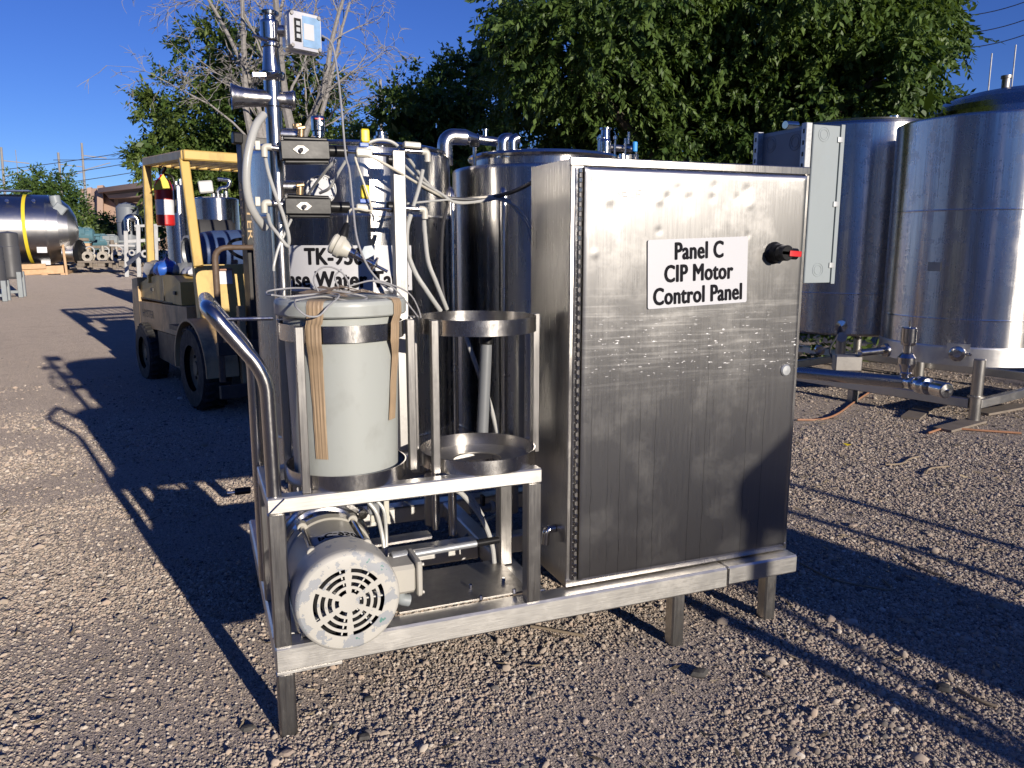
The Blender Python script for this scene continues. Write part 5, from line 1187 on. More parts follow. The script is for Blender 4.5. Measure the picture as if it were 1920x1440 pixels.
    # guard
    for s in (-1, 1):
        MB().bar((s*.41, .10, 1.14), (s*.37, .42, 2.02), .075, .065, bev=.008).build('front_pillar', 'yellow', f)
        MB().bar((s*.40, wb-.10, .96), (s*.38, wb-.16, 2.05), .07, .06, up=(0, 1, 0), bev=.008).build('rear_pillar', 'yellow', f)
        MB().bar((s*.37, .37, 2.045), (s*.37, wb-.12, 2.085), .07, .08, bev=.01).build('roof_side_bar', 'yellow', f)
    MB().bar((-.405, .36, 2.045), (.405, .36, 2.045), .07, .08, bev=.01).build('roof_front_bar', 'yellow', f)
    MB().bar((-.405, wb-.11, 2.086), (.405, wb-.11, 2.086), .07, .08, bev=.01).build('roof_rear_bar', 'yellow', f)
    for k in range(8): x = -.30+.0857*k; MB().bar((x, .40, 2.04), (x, wb-.15, 2.075), .018, .045, bev=.003).build('roof_slat', 'yellow', f)
    # mast
    mast = MB()
    for s in (-1, 1):
        m = MB().bar((s*.33, -.46, .10), (s*.33, -.46, 2.13), .065, .11, up=(0, 1, 0), bev=.006).build('mast_rail', 'darkmetal', f)
        MB().bar((s*.245, -.47, .12), (s*.245, -.47, 2.10), .05, .085, up=(0, 1, 0), bev=.006).build('mast_inner_rail', 'darkmetal', f)
        MB().cyl((s*.16, -.44, .15), (s*.16, -.44, 1.7), .035, 14).build('lift_cylinder', 'darkmetal', f)
    for z in (.35, 1.25, 2.08): MB().bar((-.30, -.42, z), (.30, -.42, z), .05, .09).build('mast_crossbar', 'darkmetal', f)
    MB().bar((-.42, -.50, 2.10), (-.35, -.50, 2.10), .06, .085, bev=.012).build('mast_head_bracket', 'black', f)
    MB().cyl((-.30, -.53, 2.05), (-.27, -.53, 2.05), .06, 18).build('mast_roller', 'dull', f)
    # load backrest
    MB().tube(bend([(-.53, -.60, .30), (-.53, -.60, 1.30), (.53, -.60, 1.30), (.53, -.60, .30)], .09), .02, 12).build('load_backrest', 'rustbar', f)
    for x in (-.24, 0, .24): MB().bar((x, -.60, .45), (x, -.60, 1.29), .03, .014, up=(0, 1, 0)).build('backrest_bar', 'rustbar', f)
    for z in (.22, .55): MB().bar((-.50, -.60, z), (.50, -.60, z), .05, .10).build('carriage_bar', 'darkmetal', f)
    for x in (-.12, .32):
        MB().bar((x, -.65, .06), (x, -.65, .60), .11, .045, up=(0, 1, 0)).build('fork_shank', 'darkmetal', f)
        MB().prism([(x-.055, -.63, .035), (x-.055, -.63, .08), (x-.055, -1.55, .05), (x-.055, -1.55, .035)], (.11, 0, 0)).build('fork', 'darkmetal', f)
    MB().bar((-.40, -.40, .16), (-.40, -.40, .85), .05, .06, up=(0, 1, 0)).build('mast_bracket', 'yellowd', f)
    for x in (-.10, .04): MB().tube(catmull([(x, -.5, .4), (x+.03, -.56, 1.2), (x, -.5, 2.0), (x-.02, -.44, 2.12)]), .014, 8).build('hydraulic_hose', 'black', f)
    # seat and wheel
    st = MB(); st.bar((0, .95, 1.10), (0, 1.32, 1.10), .46, .12, bev=.05, seg=4); st.build('seat_cushion', 'seat', f)
    st = MB(); st.bar((0, 1.34, 1.12), (0, 1.44, 1.55), .46, .12, up=(0, 1, 0), bev=.055, seg=4); st.build('seat_back', 'seat', f)
    MB().torus((0, .42, 1.28), (0, -.5, .85), .18, .015, 32).build('steering_wheel', 'black', f)
    MB().cyl((0, .16, 1.05), (0, .42, 1.28), .025, 12).build('steering_column', 'black', f)
    for x in (.18, .24, .30): MB().cyl((x, .2, 1.12), (x, .24, 1.32), .009, 8).build('lever', 'black', f)
    # lettering on the mast and the side
    a, fs = text_mesh(['HYSTER'], .12, xs=.9, bold=0.0)
    def put(name, fn, mat):
        me = bpy.data.meshes.new(name); me.from_pydata([tuple(fn(p)) for p in a], [], fs); me.update(); link(name, me, mat, f)
    put('lettering', lambda p: V(-.367, -.46-p[2]*.6, 1.55+p[0]*1.3), 'yellowd')
    put('lettering', lambda p: V(-.4425, wb-.05-p[0]*1.1, .66+p[2]*.9), 'darkmetal')
    put('lettering', lambda p: V(-.33+p[2]*.5, -.5165, 1.6-p[0]*1.3), 'yellowd')
    # widen the truck to its real track: side parts move out, full-width parts stretch, mast and driver's place stay
    shift = ('wheel', 'rim', 'wheel_nut', 'tread', 'fender', 'front_pillar', 'rear_pillar', 'side_step', 'side_panel', 'roof_side_bar')
    keep = ('mast', 'lift_cylinder', 'hydraulic', 'seat', 'steering', 'lever', 'dashboard', 'fork')
    def walk(ob):
        for ch in ob.children: yield ch; yield from walk(ch)
    for ch in walk(f):
        nm = ch.name.split('.')[0]; xs_ = [v.co.x for v in ch.data.vertices]; mx = sum(xs_)/len(xs_)
        if nm in shift or (nm == 'lettering' and mx < -.4): ch.data.transform(Matrix.Translation((math.copysign(.14, mx), 0, 0)))
        elif nm.startswith(keep) or nm == 'lettering': pass
        else: ch.data.transform(Matrix.Diagonal((1.32 if nm != 'load_backrest' else 1.2, 1, 1, 1)))
    return f, o, rot, wb
fk, FO, FR, FWB = build_forklift()
def fl(x, y, z): c, s = math.cos(FR), math.sin(FR); return V(FO.x+c*x-s*y, FO.y+s*x+c*y, FO.z+z)
def fork_load():
    # fire extinguisher on the rear pillar
    p = fl(-.40, FWB-.22, 1.50); g = thing('fire_extinguisher', 'red fire extinguisher with yellow tag hung on the forklift guard', 'extinguisher', p)
    MB().lathe([(0, 0), (.075, 0), (.082, .01), (.082, .36), (.06, .42), (.025, .45), (.025, .47), (0, .47)], p, n=28).build('cylinder', 'redp', g)
    MB().lathe([(.0835, .10), (.0835, .24)], p, n=28, a0=150, a1=330).build('label', 'paper', g)
    MB().bar(p+V(0, 0, .49), p+V(.03, -.08, .53), .03, .03).build('handle', 'black', g); MB().tube(catmull([p+V(0, 0, .48), p+V(.09, -.03, .44), p+V(.1, -.03, .25), p+V(.09, -.03, .12)]), .011, 8).build('hose', 'black', g)
    q = p+V(-.01, -.09, .38); MB().prism([q+V(-.09, 0, -.06), q+V(.09, 0, -.04), q+V(.02, 0, .09)], (0, -.004, 0)).build('yellow_tag', 'yellow_tag', g)
    # barrel and odds and ends piled on the hood
    p = fl(-.36, 1.02, 1.24); ax = fl(.36, 1.08, 1.27)-p
    g = thing('blue_pipe_barrel', 'dark blue barrel with silver rim lying on the forklift hood', 'barrel', p)
    MB().lathe([(.13, .03), (.15, .06), (.19, .16), (.20, .25), (.20, .62)], p, ax, 32).build('shell', 'bluebarrel', g); MB().lathe([(.145, 0), (.165, 0), (.165, .05), (.13, .06), (.135, .0)], p, ax, 32).build('rim', 'galv', g)
    rr = random.Random(9)
    for i, (nm, lb, mt, x, y, z, sx, sy, sz) in enumerate((('white_rag', 'crumpled white rag on the forklift hood', 'sign', -.20, .78, 1.08, .14, .12, .06), ('blue_bag', 'bright blue plastic bag on the forklift hood', 'blue_tag', -.36, 1.2, 1.10, .10, .14, .09), ('grey_glove', 'grey work glove lying on the forklift hood', 'pvc', -.26, .98, 1.09, .12, .10, .07), ('grey_cloth', 'grey folded cloth draped near the forklift rear pillar', 'cable', -.36, 1.5, 1.09, .12, .18, .08), ('black_case', 'black tool case on the forklift hood', 'black', -.05, .82, 1.09, .16, .12, .06))):
        c = fl(x-.14, y, z); m = MB(); m.sphere((0, 0, 0), 1, 14); 
        m.v = [tuple(c+V(q[0]*sx, q[1]*sy, q[2]*sz)*(1+.28*math.sin(7*q[0]+i)*math.sin(6*q[1]+2*i)*math.cos(5*q[2])) if False else c+V(q[0]*sx, q[1]*sy, max(q[2], -.5)*sz)*(1+.25*math.sin(6*q[0]+i)*math.sin(5*q[1]+2*i)+.1*rr.uniform(-1, 1))) for q in m.v]
        tag(m.build(nm, mt, loc=c, ang=50), lb, nm.split('_')[1])
    # tall narrow tanks behind the forklift
    for px, r_, d, ztop, lb in ((342, .20, 14.0, 350, 'slim stainless tank behind the forklift near the fire extinguisher'), (412, .33, 13.0, 373, 'stainless tank with white box and looped pipe behind the forklift seat')):
        c = PD(px, 500, d); zt = PD(px, ztop, d).z; g0 = gz(c.y); c.z = 0
        t = build_tank('yard_tank', lb, c, r_, g0+.35, zt, .03, (), 'tank_far', legs=4, leg_r=.03, zleg=g0, n=48)
        for k in range(4): q = PD(px-12+8*k, ztop-6, d); MB().cyl(V(q.x, q.y, zt-.02), V(q.x, q.y, zt+.08+.04*(k % 2)), .03, 10).build('spigot', 'pol', t)
        if px == 412:
            MB().tube(bend([PD(410, 372, d), PD(408, 358, d), PD(415, 352, d), PD(428, 352, d), PD(432, 338, d), PD(415, 336, d), PD(408, 336, d)], .05), .03, 12).build('loop_pipe', 'pol', t)
            q = PD(386, 352, d); MB().bar(q+V(-.10, 0, 0), q+V(.10, 0, .02), .15, .18, bev=.02).build('white_box', 'whitepl', t)
    # bent stainless chute leaning on the rear of the forklift
    a, b, c, d_ = [gnd(*p) for p in ((259, 566), (276, 566), (259, 566), (276, 566))]
    tp = PD(272, 492, (a.xy.length)+.25); tq = PD(282, 492, b.xy.length+.25)
    o = MB().prism([a, b, tq, tp], (0, .02, 0)); tag(o.build('steel_chute', 'tank_far', loc=a), 'tapering stainless chute leaning beside the forklift rear', 'chute')
fork_load()

# ================================================================== FAR LEFT YARD
def far_yard():
    Y = 29.0; g0 = gz(Y)
    P = lambda x, y, yy=Y: at_y(x, y, yy)
    # horizontal tank
    top, bot = P(40, 362), P(40, 497); r_ = (top.z-bot.z)/2; zc = (top.z+bot.z)/2; xr = P(86, 430).x
    t = thing('horizontal_tank', 'big stainless tank lying on its side on a timber cradle with yellow strap', 'tank', (xr-2, Y+r_, g0))
    yc = Y+r_*.8
    MB().lathe([(r_*.0, 0), (r_, 0), (r_, 6.6), (r_*.97, 6.66), (r_*.9, 6.95), (r_*.7, 7.2), (r_*.4, 7.36), (0, 7.42)], (xr-6.6, yc, zc), (1, 0, 0), 72).build('shell', 'tank_h', t)
    for s in (0,):
        xs_ = P(45, 420).x; xe = P(57, 500).x
        n = 26; pts = []
        for k in range(n+1):
            a = R(100+165*k/n); x = xs_+(xe-xs_)*k/n
            for dx in (-.05, .05): pts.append(V(x+dx, yc+(r_+.012)*math.cos(a), zc+(r_+.012)*math.sin(a)))
        MB().add(pts, [(2*i, 2*i+1, 2*i+3, 2*i+2) for i in range(n)]).build('strap', 'strap', t)
    q = V(xr+.45, yc-.55, zc-.75); MB().lathe([(.28, 0), (.28, .35), (.36, .36), (.36, .42), (0, .45)], q, (1, -.35, 0), 28).build('manway', 'tank_h', t)
    MB().lathe([(0, 0), (.42, 0), (.44, .05), (.30, .10), (0, .12)], q+V(.40, -.14, 0), (1, -.35, 0), 28).build('manway_cover', 'black', t)
    for px, py, w, h in ((78, 465, .28, .3), (81, 490, .26, .24)):
        c = P(px, py, yc-r_*.9); a = math.asin(max(-1, min(1, (c.z-zc)/(r_+.01)))); MB().bar(V(c.x-w/2, yc-(r_+.012)*math.cos(a), c.z), V(c.x+w/2, yc-(r_+.012)*math.cos(a), c.z), .01, h, up=(0, -math.sin(a)*-1*0, 1), bev=.001).build('paper_label', 'paper', t)
    for px in (14, 64): q = P(px, 378, yc-r_*.75); MB().cyl(q, q+V(0, -.1, .03), .06, 14).build('lifting_boss', 'pol', t)
    q = P(108, 400, Y+.3); MB().bar(q+V(-.22, 0, -.25), q+V(.18, 0, .25), .4, .35).build('gear_box', 'greymotor', t); MB().cyl(q+V(0, 0, .2), q+V(-.05, 0, .55), .16, 16).build('agitator_motor', 'greymotor', t)
    q = P(30, 360, yc); MB().bar(q+V(-.6, 0, .02), q+V(.4, 0, .04), .5, .04).build('blue_wrap', 'bluebarrel', t)
    # timber cradle
    c = thing('timber_cradle', 'fresh lumber cradle under the lying tank with one tilted upright', 'cradle', P(60, 515))
    MB().bar(P(-40, 512, Y-.1), P(120, 505, Y-.1), .14, .26, bev=.01).build('skid_beam', 'wood', c); MB().bar(P(-30, 507, Y+2.2), P(124, 502, Y+2.2), .14, .26, bev=.01).build('skid_beam', 'wood', c)
    MB().bar(P(0, 502, Y-.2), P(86, 499, Y-.2), .08, .16, bev=.01).build('side_board', 'wood', c)
    for px in (85, 121): q = P(px, 516, Y-.1); MB().bar(q+V(0, -.15, 0), q+V(0, 2.4, .1), .18, .14, bev=.01).build('cross_block', 'wood', c)
    MB().bar(P(113, 421, Y+.4), P(126, 519, Y-.25), .12, .07, up=(1, 0, 0), bev=.01).build('tilted_upright', 'wood', c)
    # dark grey vessels at the frame's edge
    for i, (px, py0, py1, yy, lb) in enumerate(((14, 436, 523, 19.6, 'dark grey round vessel on steel legs near the lying tank'), (-14, 462, 540, 18.6, 'lower dark grey vessel beside its twin on steel legs'))):
        a, b = P(px, py0, yy), P(px, py1, yy); rad = rpx(17, a); gg = gz(yy)
        v = thing('grey_vessel', lb, 'vessel', (a.x, yy, gg))
        MB().lathe([(0, b.z), (rad*.9, b.z), (rad, b.z+.05), (rad, a.z-.30), (rad*.95, a.z-.28), (rad*.97, a.z-.02), (rad*.85, a.z), (0, a.z+.03)], (a.x, yy, 0), n=36).build('shell', 'bin', v)
        for sx in (-1, 1):
            for sy in (-1, 1): MB().bar((a.x+sx*rad*.8, yy+sy*rad*.8, gg), (a.x+sx*rad*.8, yy+sy*rad*.8, b.z+.15), .09, .09).build('leg', 'greymotor', v)
        MB().bar((a.x-rad*.7, yy-rad*.8, gg+.12), (a.x+rad*.7, yy-rad*.8, gg+.12), .05, .06).build('stretcher', 'greymotor', v)
    # motors on a timber rack
    def motor(px, py, yy, s_, mat, lb, ax=(1, -.15, 0)):
        c = P(px, py, yy); a = Vector(ax).normalized(); g = thing('stored_motor', lb, 'motor', c-V(0, 0, .3*s_), 'motors stored on the rack')
        MB().lathe([(0, -.55), (.2, -.55), (.24, -.5), (.24, .35), (.2, .4), (.05, .42), (.05, .6), (0, .6)], c, a, 24).build('drum', mat, g)
        g2 = MB(); 
        for k in range(8): an = R(45*k); u, w, _ = orient(a); d = u*math.cos(an)+w*math.sin(an); g2.bar(c+d*.25*s_-a*.4, c+d*.25*s_+a*.3, .02, .03)
        go = g2.build('cooling_fins', mat, g); go['kind'] = 'stuff'
        MB().bar(c+V(0, -.2, .12)-a*.1, c+V(0, -.2, .12)+a*.15, .16, .18).build('terminal_box', mat, g); MB().box((c.x-.25, c.y-.2, c.z-.30), (c.x+.25, c.y+.2, c.z-.22)).build('foot', mat, g)
    motor(132, 438, 32, 1, 'bluemotor', 'teal electric motor on the rack with red tag, beside the tilted upright')
    motor(153, 441, 32, 1, 'bluemotor', 'teal electric motor on the rack with pale terminal box')
    motor(181, 452, 33, 1, 'bluemotor', 'dark teal motor on the rack next to a grey motor')
    motor(200, 453, 33, 1, 'greymotor', 'grey motor on the rack next to the far grey tank')
    motor(127, 465, 31, 1.0, 'bluemotor', 'steel-blue motor low behind the tilted upright', (.3, -1, 0))
    rk = thing('motor_rack', 'timber rack with fresh boards holding the stored motors', 'rack', P(160, 500, 32.5))
    for px0, px1, py, yy in ((118, 168, 449, 32), (134, 170, 459, 31.6), (134, 171, 465, 31.6), (165, 212, 463, 33)):
        MB().bar(P(px0, py, yy), P(px1, py, yy), .5, .10, bev=.01).build('board', 'wood' if py in (459, 465) else 'woodold', rk)
    for px in (122, 166, 210):
        p = P(px, 450, 32.6); MB().bar((p.x, p.y, gz(32.6)), (p.x, p.y, p.z), .12, .12).build('rack_post', 'woodold', rk)
    # pallet of flanged pipe valves
    Yp = 29.5; pl = thing('pipe_pallet', 'weathered pallet carrying flanged pipe valves', 'pallet', P(190, 498, Yp))
    for py, yy in ((491, Yp-.5), (490, Yp), (489, Yp+.5)): MB().bar(P(146, py, yy), P(238, py, yy), .28, .06).build('deck_board', 'woodold', pl)
    for px in (152, 190, 229): q = P(px, 496, Yp-.5); MB().bar(q+V(0, -.1, 0), q+V(0, 1.2, 0), .22, .14).build('block', 'woodold', pl)
    for i, (px, py, rp, lb) in enumerate(((164, 481, 9.5, 'flanged valve with inner bore plug, first on the pallet'), (192, 481, 9.5, 'flanged valve with dark bore in the middle of the pallet'), (218, 481, 9.5, 'flanged valve with dark bore and stub pipe on the pallet'))):
        c = P(px, py, Yp-.4); rr_ = rpx(rp, c); a = V(-.05, -1, .02)
        v = thing('flanged_valve', lb, 'valve', c-V(0, 0, rr_))
        MB().lathe([(rr_*.42, .0), (rr_*.42, .02), (rr_, .02), (rr_, -.10), (rr_*.6, -.12), (rr_*.6, -.5), (rr_, -.52), (rr_, -.62), (0, -.62)], c, a, 28).build('flange', 'castiron', v)
        MB().lathe([(rr_*.42, .019), (rr_*.42, -.3), (0, -.3)], c, a, 20).build('bore', 'black', v)
        MB().cyl(c+V(0, .25, rr_*.5), c+V(0, .25, rr_*1.5+.1*i), rr_*.35, 14).build('neck', 'castiron', v)
        MB().torus(c+V(.05, .3, rr_*1.1), a, rr_*.8, .025, 24).build('hand_wheel', 'rackwhite', v)
    c = P(129, 483, 29.6); w = thing('hand_wheel', 'loose white hand wheel standing against the motor rack', 'hand wheel', c-V(0, 0, .35)); MB().torus(c, (0, -1, 0), rpx(12, c), .035, 28).build('ring', 'rackwhite', w); MB().bar(c+V(-.3, 0, 0), c+V(.3, 0, 0), .04, .05).build('spoke', 'rackwhite', w)
    # weathered timber edging on the ground
    a, b = gnd(140, 502), gnd(300, 498); tag(MB().bar(a+V(0, 0, .06), b+V(0, 0, .06), .3, .16).build('timber_edging', 'woodold', loc=a), 'long weathered timber lying on the ground before the pipe pallet', 'timber')
    # grey upright tank
    c = P(240, 420, 34); g0 = gz(34); zt = P(240, 389, 34).z; zb = P(240, 462, 34).z
    v = thing('grey_tank', 'dark grey painted upright tank under the overpass', 'tank', (c.x, 34, g0)); rad = rpx(19, c)
    MB().lathe([(0, zb-.2), (rad*.8, zb-.1), (rad, zb), (rad, P(240, 418, 34).z), (rad+.02, P(240, 417, 34).z), (rad+.02, P(240, 416, 34).z), (rad, P(240, 415, 34).z), (rad, zt), (rad*.7, zt+.12), (0, zt+.2)], (c.x, 34, 0), n=40).build('shell', 'greytank', v)
    for sx in (-1, 1):
        for sy in (-1, 1): MB().bar((c.x+sx*rad*.6, 34+sy*rad*.6, g0), (c.x+sx*rad*.6, 34+sy*rad*.6, zb), .1, .1).build('leg', 'greytank', v)
    q = P(250, 413, 33.2); MB().tube(bend([q+V(-.2, 0, -.4), q+V(-.2, 0, .1), q+V(.15, 0, .1), q+V(.15, 0, -.4)], .15), .14, 14).build('elbow_pipe', 'tank_far', v)
    # white rack
    rk = thing('white_pipe_rack', 'white painted steel rack with cast fittings beside the pipe pallet', 'rack', P(270, 498, 27))
    yy = 27
    for px, p0, p1 in ((259, 421, 495), (236, 433, 495), (292, 424, 495)):
        MB().bar(P(px, p0, yy), V(P(px, p1, yy).x, yy, gz(yy)), .12, .10, up=(0, 1, 0)).build('upright', 'rackwhite', rk)
    MB().bar(P(236, 453, yy), P(300, 449, yy), .08, .10).build('beam', 'rackwhite', rk); MB().bar(P(252, 424, yy+.4), P(302, 422, yy+.4), .08, .08).build('beam', 'rackwhite', rk); MB().bar(P(205, 460, yy), P(253, 461, yy), .06, .06).build('beam', 'rackwhite', rk)
    for i, (px, py, rp, lb) in enumerate(((272, 476, 7.5, 'white pipe ring hanging on the rack by the chute'), (247, 474, 6, 'white ring fitting on the low part of the rack'), (284, 471, 7, 'white elbow ring half hidden by the forklift pillar'))):
        c = P(px, py, yy-.3); tag(MB().torus(c, (.2, -1, 0), rpx(rp*.72, c), rpx(rp*.3, c), 24, 10).build('pipe_ring', 'rackwhite', loc=c), lb, 'ring')
    a, b, c_, d_ = P(236, 492, 25.5), P(262, 472, 25.5), P(262, 480, 25.3), P(240, 500, 25.3)
    tag(MB().prism([a, b, c_, d_], (.0, .05, 0)).build('grey_plate', 'pvc', loc=d_), 'tilted dark grey plate leaning under the white rack', 'plate')
far_yard()

# ================================================================== OVERPASS, POLES, WIRES
def overpass():
    o = thing('overpass', 'tan concrete overpass with pier and stepped parapet behind the trees', 'overpass', (-6, 78, gz(60)))
    def slab(name, pts, ext, mat): MB().prism([at_y(*p) for p in pts], ext).build(name, mat, o)
    slab('abutment', [(150, 354, 80), (214, 352, 78), (214, 460, 78), (150, 460, 80)], (0, 4, 0), 'concrete')
    slab('pilaster', [(163, 352, 79.4), (171, 351, 79.3), (171, 460, 79.3), (163, 460, 79.4)], (0, 2, 0), 'concrete')
    slab('pilaster', [(182, 348, 77.4), (193, 347, 77.2), (193, 460, 77.2), (182, 460, 77.4)], (0, 2, 0), 'concrete')
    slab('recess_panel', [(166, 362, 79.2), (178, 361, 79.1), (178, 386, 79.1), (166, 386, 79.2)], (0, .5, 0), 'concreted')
    slab('parapet', [(183, 353, 76.5), (330, 332, 66), (330, 345, 66), (183, 361, 76.5)], (0, .8, 0), 'concrete')
    slab('girder', [(200, 366, 76.8), (330, 352, 66.8), (330, 366, 66.8), (204, 372, 76.8)], (0, 1.2, 0), 'concrete')
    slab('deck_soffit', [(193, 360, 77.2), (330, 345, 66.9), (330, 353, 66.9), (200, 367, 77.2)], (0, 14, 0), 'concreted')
    slab('wing_wall', [(193, 362, 78.2), (236, 402, 77), (236, 470, 77), (193, 470, 78.2)], (0, 2, 0), 'concrete')
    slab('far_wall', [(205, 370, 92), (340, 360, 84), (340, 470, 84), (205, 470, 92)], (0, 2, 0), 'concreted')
overpass()
def poles():
    data = [(2, 276, 362, 60, 4.5, 'thick leaning utility pole above the lying tank'), (109, 286, 340, 66, 4.5, 'utility pole with small bracket above the far bush'), (153, 268, 356, 62, 4.2, 'tall utility pole beside the overpass pier'), (713, 149, 240, 48, 6.0, 'square utility pole rising behind the low trees'), (29, 281, 330, 120, 1.2, 'thin far mast above the far bush')]
    for px, p0, p1, d, w, lb in data:
        t = PD(px, p0, d); b = PD(px+ (4 if px < 200 else 1), p1, d); g = thing('utility_pole', lb, 'pole', (b.x, b.y, gz(b.y)))
        MB().tube([V(b.x, b.y, gz(b.y)-.2), t], [rpx(w*.62, t), rpx(w*.45, t)], 12).build('shaft', 'pole', g)
        if w > 2:
            MB().bar(t+V(-.1, 0, -.8), t+V(1.4, .3, -.9), .06, .06).build('arm', 'pole', g)
            MB().bar(t+V(-.1, 0, -1.8), t+V(1.6, .3, -1.2), .05, .05).build('arm', 'pole', g)
    for i, (a, b, lb) in enumerate((((-30, 322, 62), (780, 158, 48), 'top overhead wire running from left pole past the dead tree'), ((-30, 345, 62), (780, 176, 48), 'second overhead wire under the top one'), ((-30, 360, 62), (780, 203, 48), 'third overhead wire crossing behind the dead tree'), ((100, 300, 66), (780, 225, 48), 'lowest overhead wire by the square pole'), ((1700, 18, 50), (1960, -12, 44), 'top overhead wire at the tree edge'), ((1700, 50, 50), (1960, 22, 44), 'middle overhead wire at the tree edge'), ((1700, 78, 50), (1960, 50, 44), 'lower overhead wire at the tree edge'))):
        A, B = PD(*a), PD(*b); P = [A.lerp(B, k/16)-V(0, 0, 1.2*4*(k/16)*(1-k/16)*.5) for k in range(17)]
        tag(MB().tube(P, .022, 5).build('overhead_wire', 'wire', loc=A), lb, 'wire')
    for i, (px, p0, lb) in enumerate(((1860, 100, 'thin white antenna mast left of the domed tank vent'), (1905, 84, 'thin white antenna mast right of the domed tank vent'))):
        t = PD(px, p0, 40); tag(MB().tube([V(t.x, t.y, 0), t], .03, 6).build('antenna_mast', 'rackwhite', loc=(t.x, t.y, 0)), lb, 'mast')
poles()

# ================================================================== TREES
def foliage(lobes, n_sub, per_sub, leaf, seed, droop=.5, nleaf=11, core=True):
    g = np.random.default_rng(seed); V_, T_ = [], []
    for (c, rad) in lobes:
        c = np.array(c); k = max(6, int(n_sub*rad.__float__()**2 if not isinstance(rad, tuple) else n_sub))
        d = g.normal(size=(k, 3)); d /= np.linalg.norm(d, axis=1)[:, None]
        sc = c+d*rad*(g.uniform(.45, 1.0, (k, 1))**.6)*(1+.22*np.sin(5*d[:, :1]+c[0])*np.cos(4*d[:, 2:]+c[2]))
        sr = rad*g.uniform(.16, .34, k)
        m = per_sub; P = sc[:, None]+g.normal(size=(k, m, 3))*sr[:, None, None]*.55
        out = np.repeat(d[:, None], m, 1)+g.normal(size=(k, m, 3))*.55; out[..., 2] -= droop
        out /= np.linalg.norm(out, axis=-1)[..., None]
        P = P.reshape(-1, 3); A = out.reshape(-1, 3); n = len(P)
        tone0 = np.repeat(g.uniform(.15, .85, k), m)
        side = np.cross(A, g.normal(size=(n, 3))); side /= np.linalg.norm(side, axis=1)[:, None]
        L = leaf*(1+.5*g.random(n))
        for q in range(nleaf):
            s = (q/nleaf); sg = 1 if q % 2 else -1
            b = P+A*(s*L*2.6)[:, None]
            dirn = A*.55+side*(sg*.75)+np.array([0, 0, -.45*droop*1.4])+g.normal(size=(n, 3))*.22
            if q == nleaf-1: dirn = A+g.normal(size=(n, 3))*.15
            dirn /= np.linalg.norm(dirn, axis=1)[:, None]
            nr = np.cross(dirn, g.normal(size=(n, 3))*.6+np.array([0, 0, 1.0])); nr /= np.linalg.norm(nr, axis=1)[:, None]+1e-9
            up = np.cross(nr, dirn); l = (L*g.uniform(.75, 1.15, n))[:, None]; w = l*.24
            V_.append(np.stack([b, b+dirn*l*.45+nr*w-up*l*.06, b+dirn*l, b+dirn*l*.45-nr*w-up*l*.06], 1)); T_.append(np.clip(tone0+g.normal(0, .13, n), 0, 1))
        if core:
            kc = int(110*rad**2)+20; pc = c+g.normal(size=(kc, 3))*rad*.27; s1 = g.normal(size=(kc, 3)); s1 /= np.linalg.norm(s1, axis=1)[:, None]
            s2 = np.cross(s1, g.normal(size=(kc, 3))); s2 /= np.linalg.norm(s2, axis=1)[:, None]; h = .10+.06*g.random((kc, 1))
            V_.append(np.stack([pc-s1*h, pc+s2*h*.6, pc+s1*h, pc-s2*h*.6], 1)); T_.append(np.full(kc, .1))  # added core quads block the sky; shade inside the crown set as dark tone
    v = np.concatenate(V_); t = np.concatenate(T_); n = len(v)
    f = (np.arange(n)*4)[:, None, None]+np.array([[0, 1, 2], [0, 2, 3]])[None]
    return v.reshape(-1, 3), f.reshape(-1, 3), np.repeat(t, 4)
def tree(name, label, lob_px, d, n_sub, per_sub, leaf, seed, mat='leaf', trunk_px=None, cat='tree', droop=.5, nleaf=11, jit=.9, trunk=.16):
    g = random.Random(seed); lobes = []
    for l in lob_px:
        px, py, rp = l[:3]; dd = d+(l[3] if len(l) > 3 else g.uniform(-jit, jit)); c = PD(px, py, dd); lobes.append((c, rp/F*dd))
    base = PD(trunk_px, 470, d) if trunk_px else lobes[0][0].copy(); base.z = gz(base.y)
    t = thing(name, label, cat, base)
    v, f, tn = foliage(lobes, n_sub, per_sub, leaf, seed, droop, nleaf)
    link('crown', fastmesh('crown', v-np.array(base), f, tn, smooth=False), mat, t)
    tm = MB(); top = sum((l[0] for l in lobes), V(0, 0, 0))/len(lobes); fork = V(base.x, base.y, base.z+(top.z-base.z)*.45)
    tm.tube(catmull([base-V(0, 0, .1), base.lerp(fork, .5)+V(.06, .03, 0), fork]), [trunk*(1-.4*i/12) for i in range(13)], 10)
    for c, r_ in lobes: tm.tube(catmull([fork-V(0, 0, .1), fork.lerp(c, .5)+V(g.uniform(-.2, .2), g.uniform(-.2, .2), .2), c]), [trunk*.5*(1-.75*i/12) for i in range(13)], 7)
    tm.build('trunk', 'trunk', t); return t
tree('broadleaf_tree', 'huge dark leafy tree towering behind the control cabinet', [(1130, 50, 185), (1330, 20, 205), (1520, 30, 190), (1660, 20, 105), (1015, 80, 85), (1020, 200, 105), (1160, 210, 115), (1300, 190, 115), (1440, 170, 115), (1570, 170, 105), (1680, 120, 85), (1755, 95, 38), (1330, -120, 190), (1540, -120, 170), (1100, 290, 65), (1250, 290, 65), (1380, 270, 65), (1700, 195, 55), (965, 35, 38), (1770, 30, 25)], 11.5, 74, 11, .074, 21, 'leaf', 1350, droop=.75, trunk=.25)
tree('broadleaf_tree', 'lower leafy tree to the left of the huge tree, above the bridge pipe', [(880, 170, 70), (800, 215, 70), (750, 230, 55), (710, 270, 45), (850, 270, 80), (940, 250, 80), (780, 190, 40), (900, 120, 38), (700, 310, 50), (800, 310, 60), (900, 330, 70)], 14, 66, 11, .078, 22, 'leaf', 860, droop=.6)
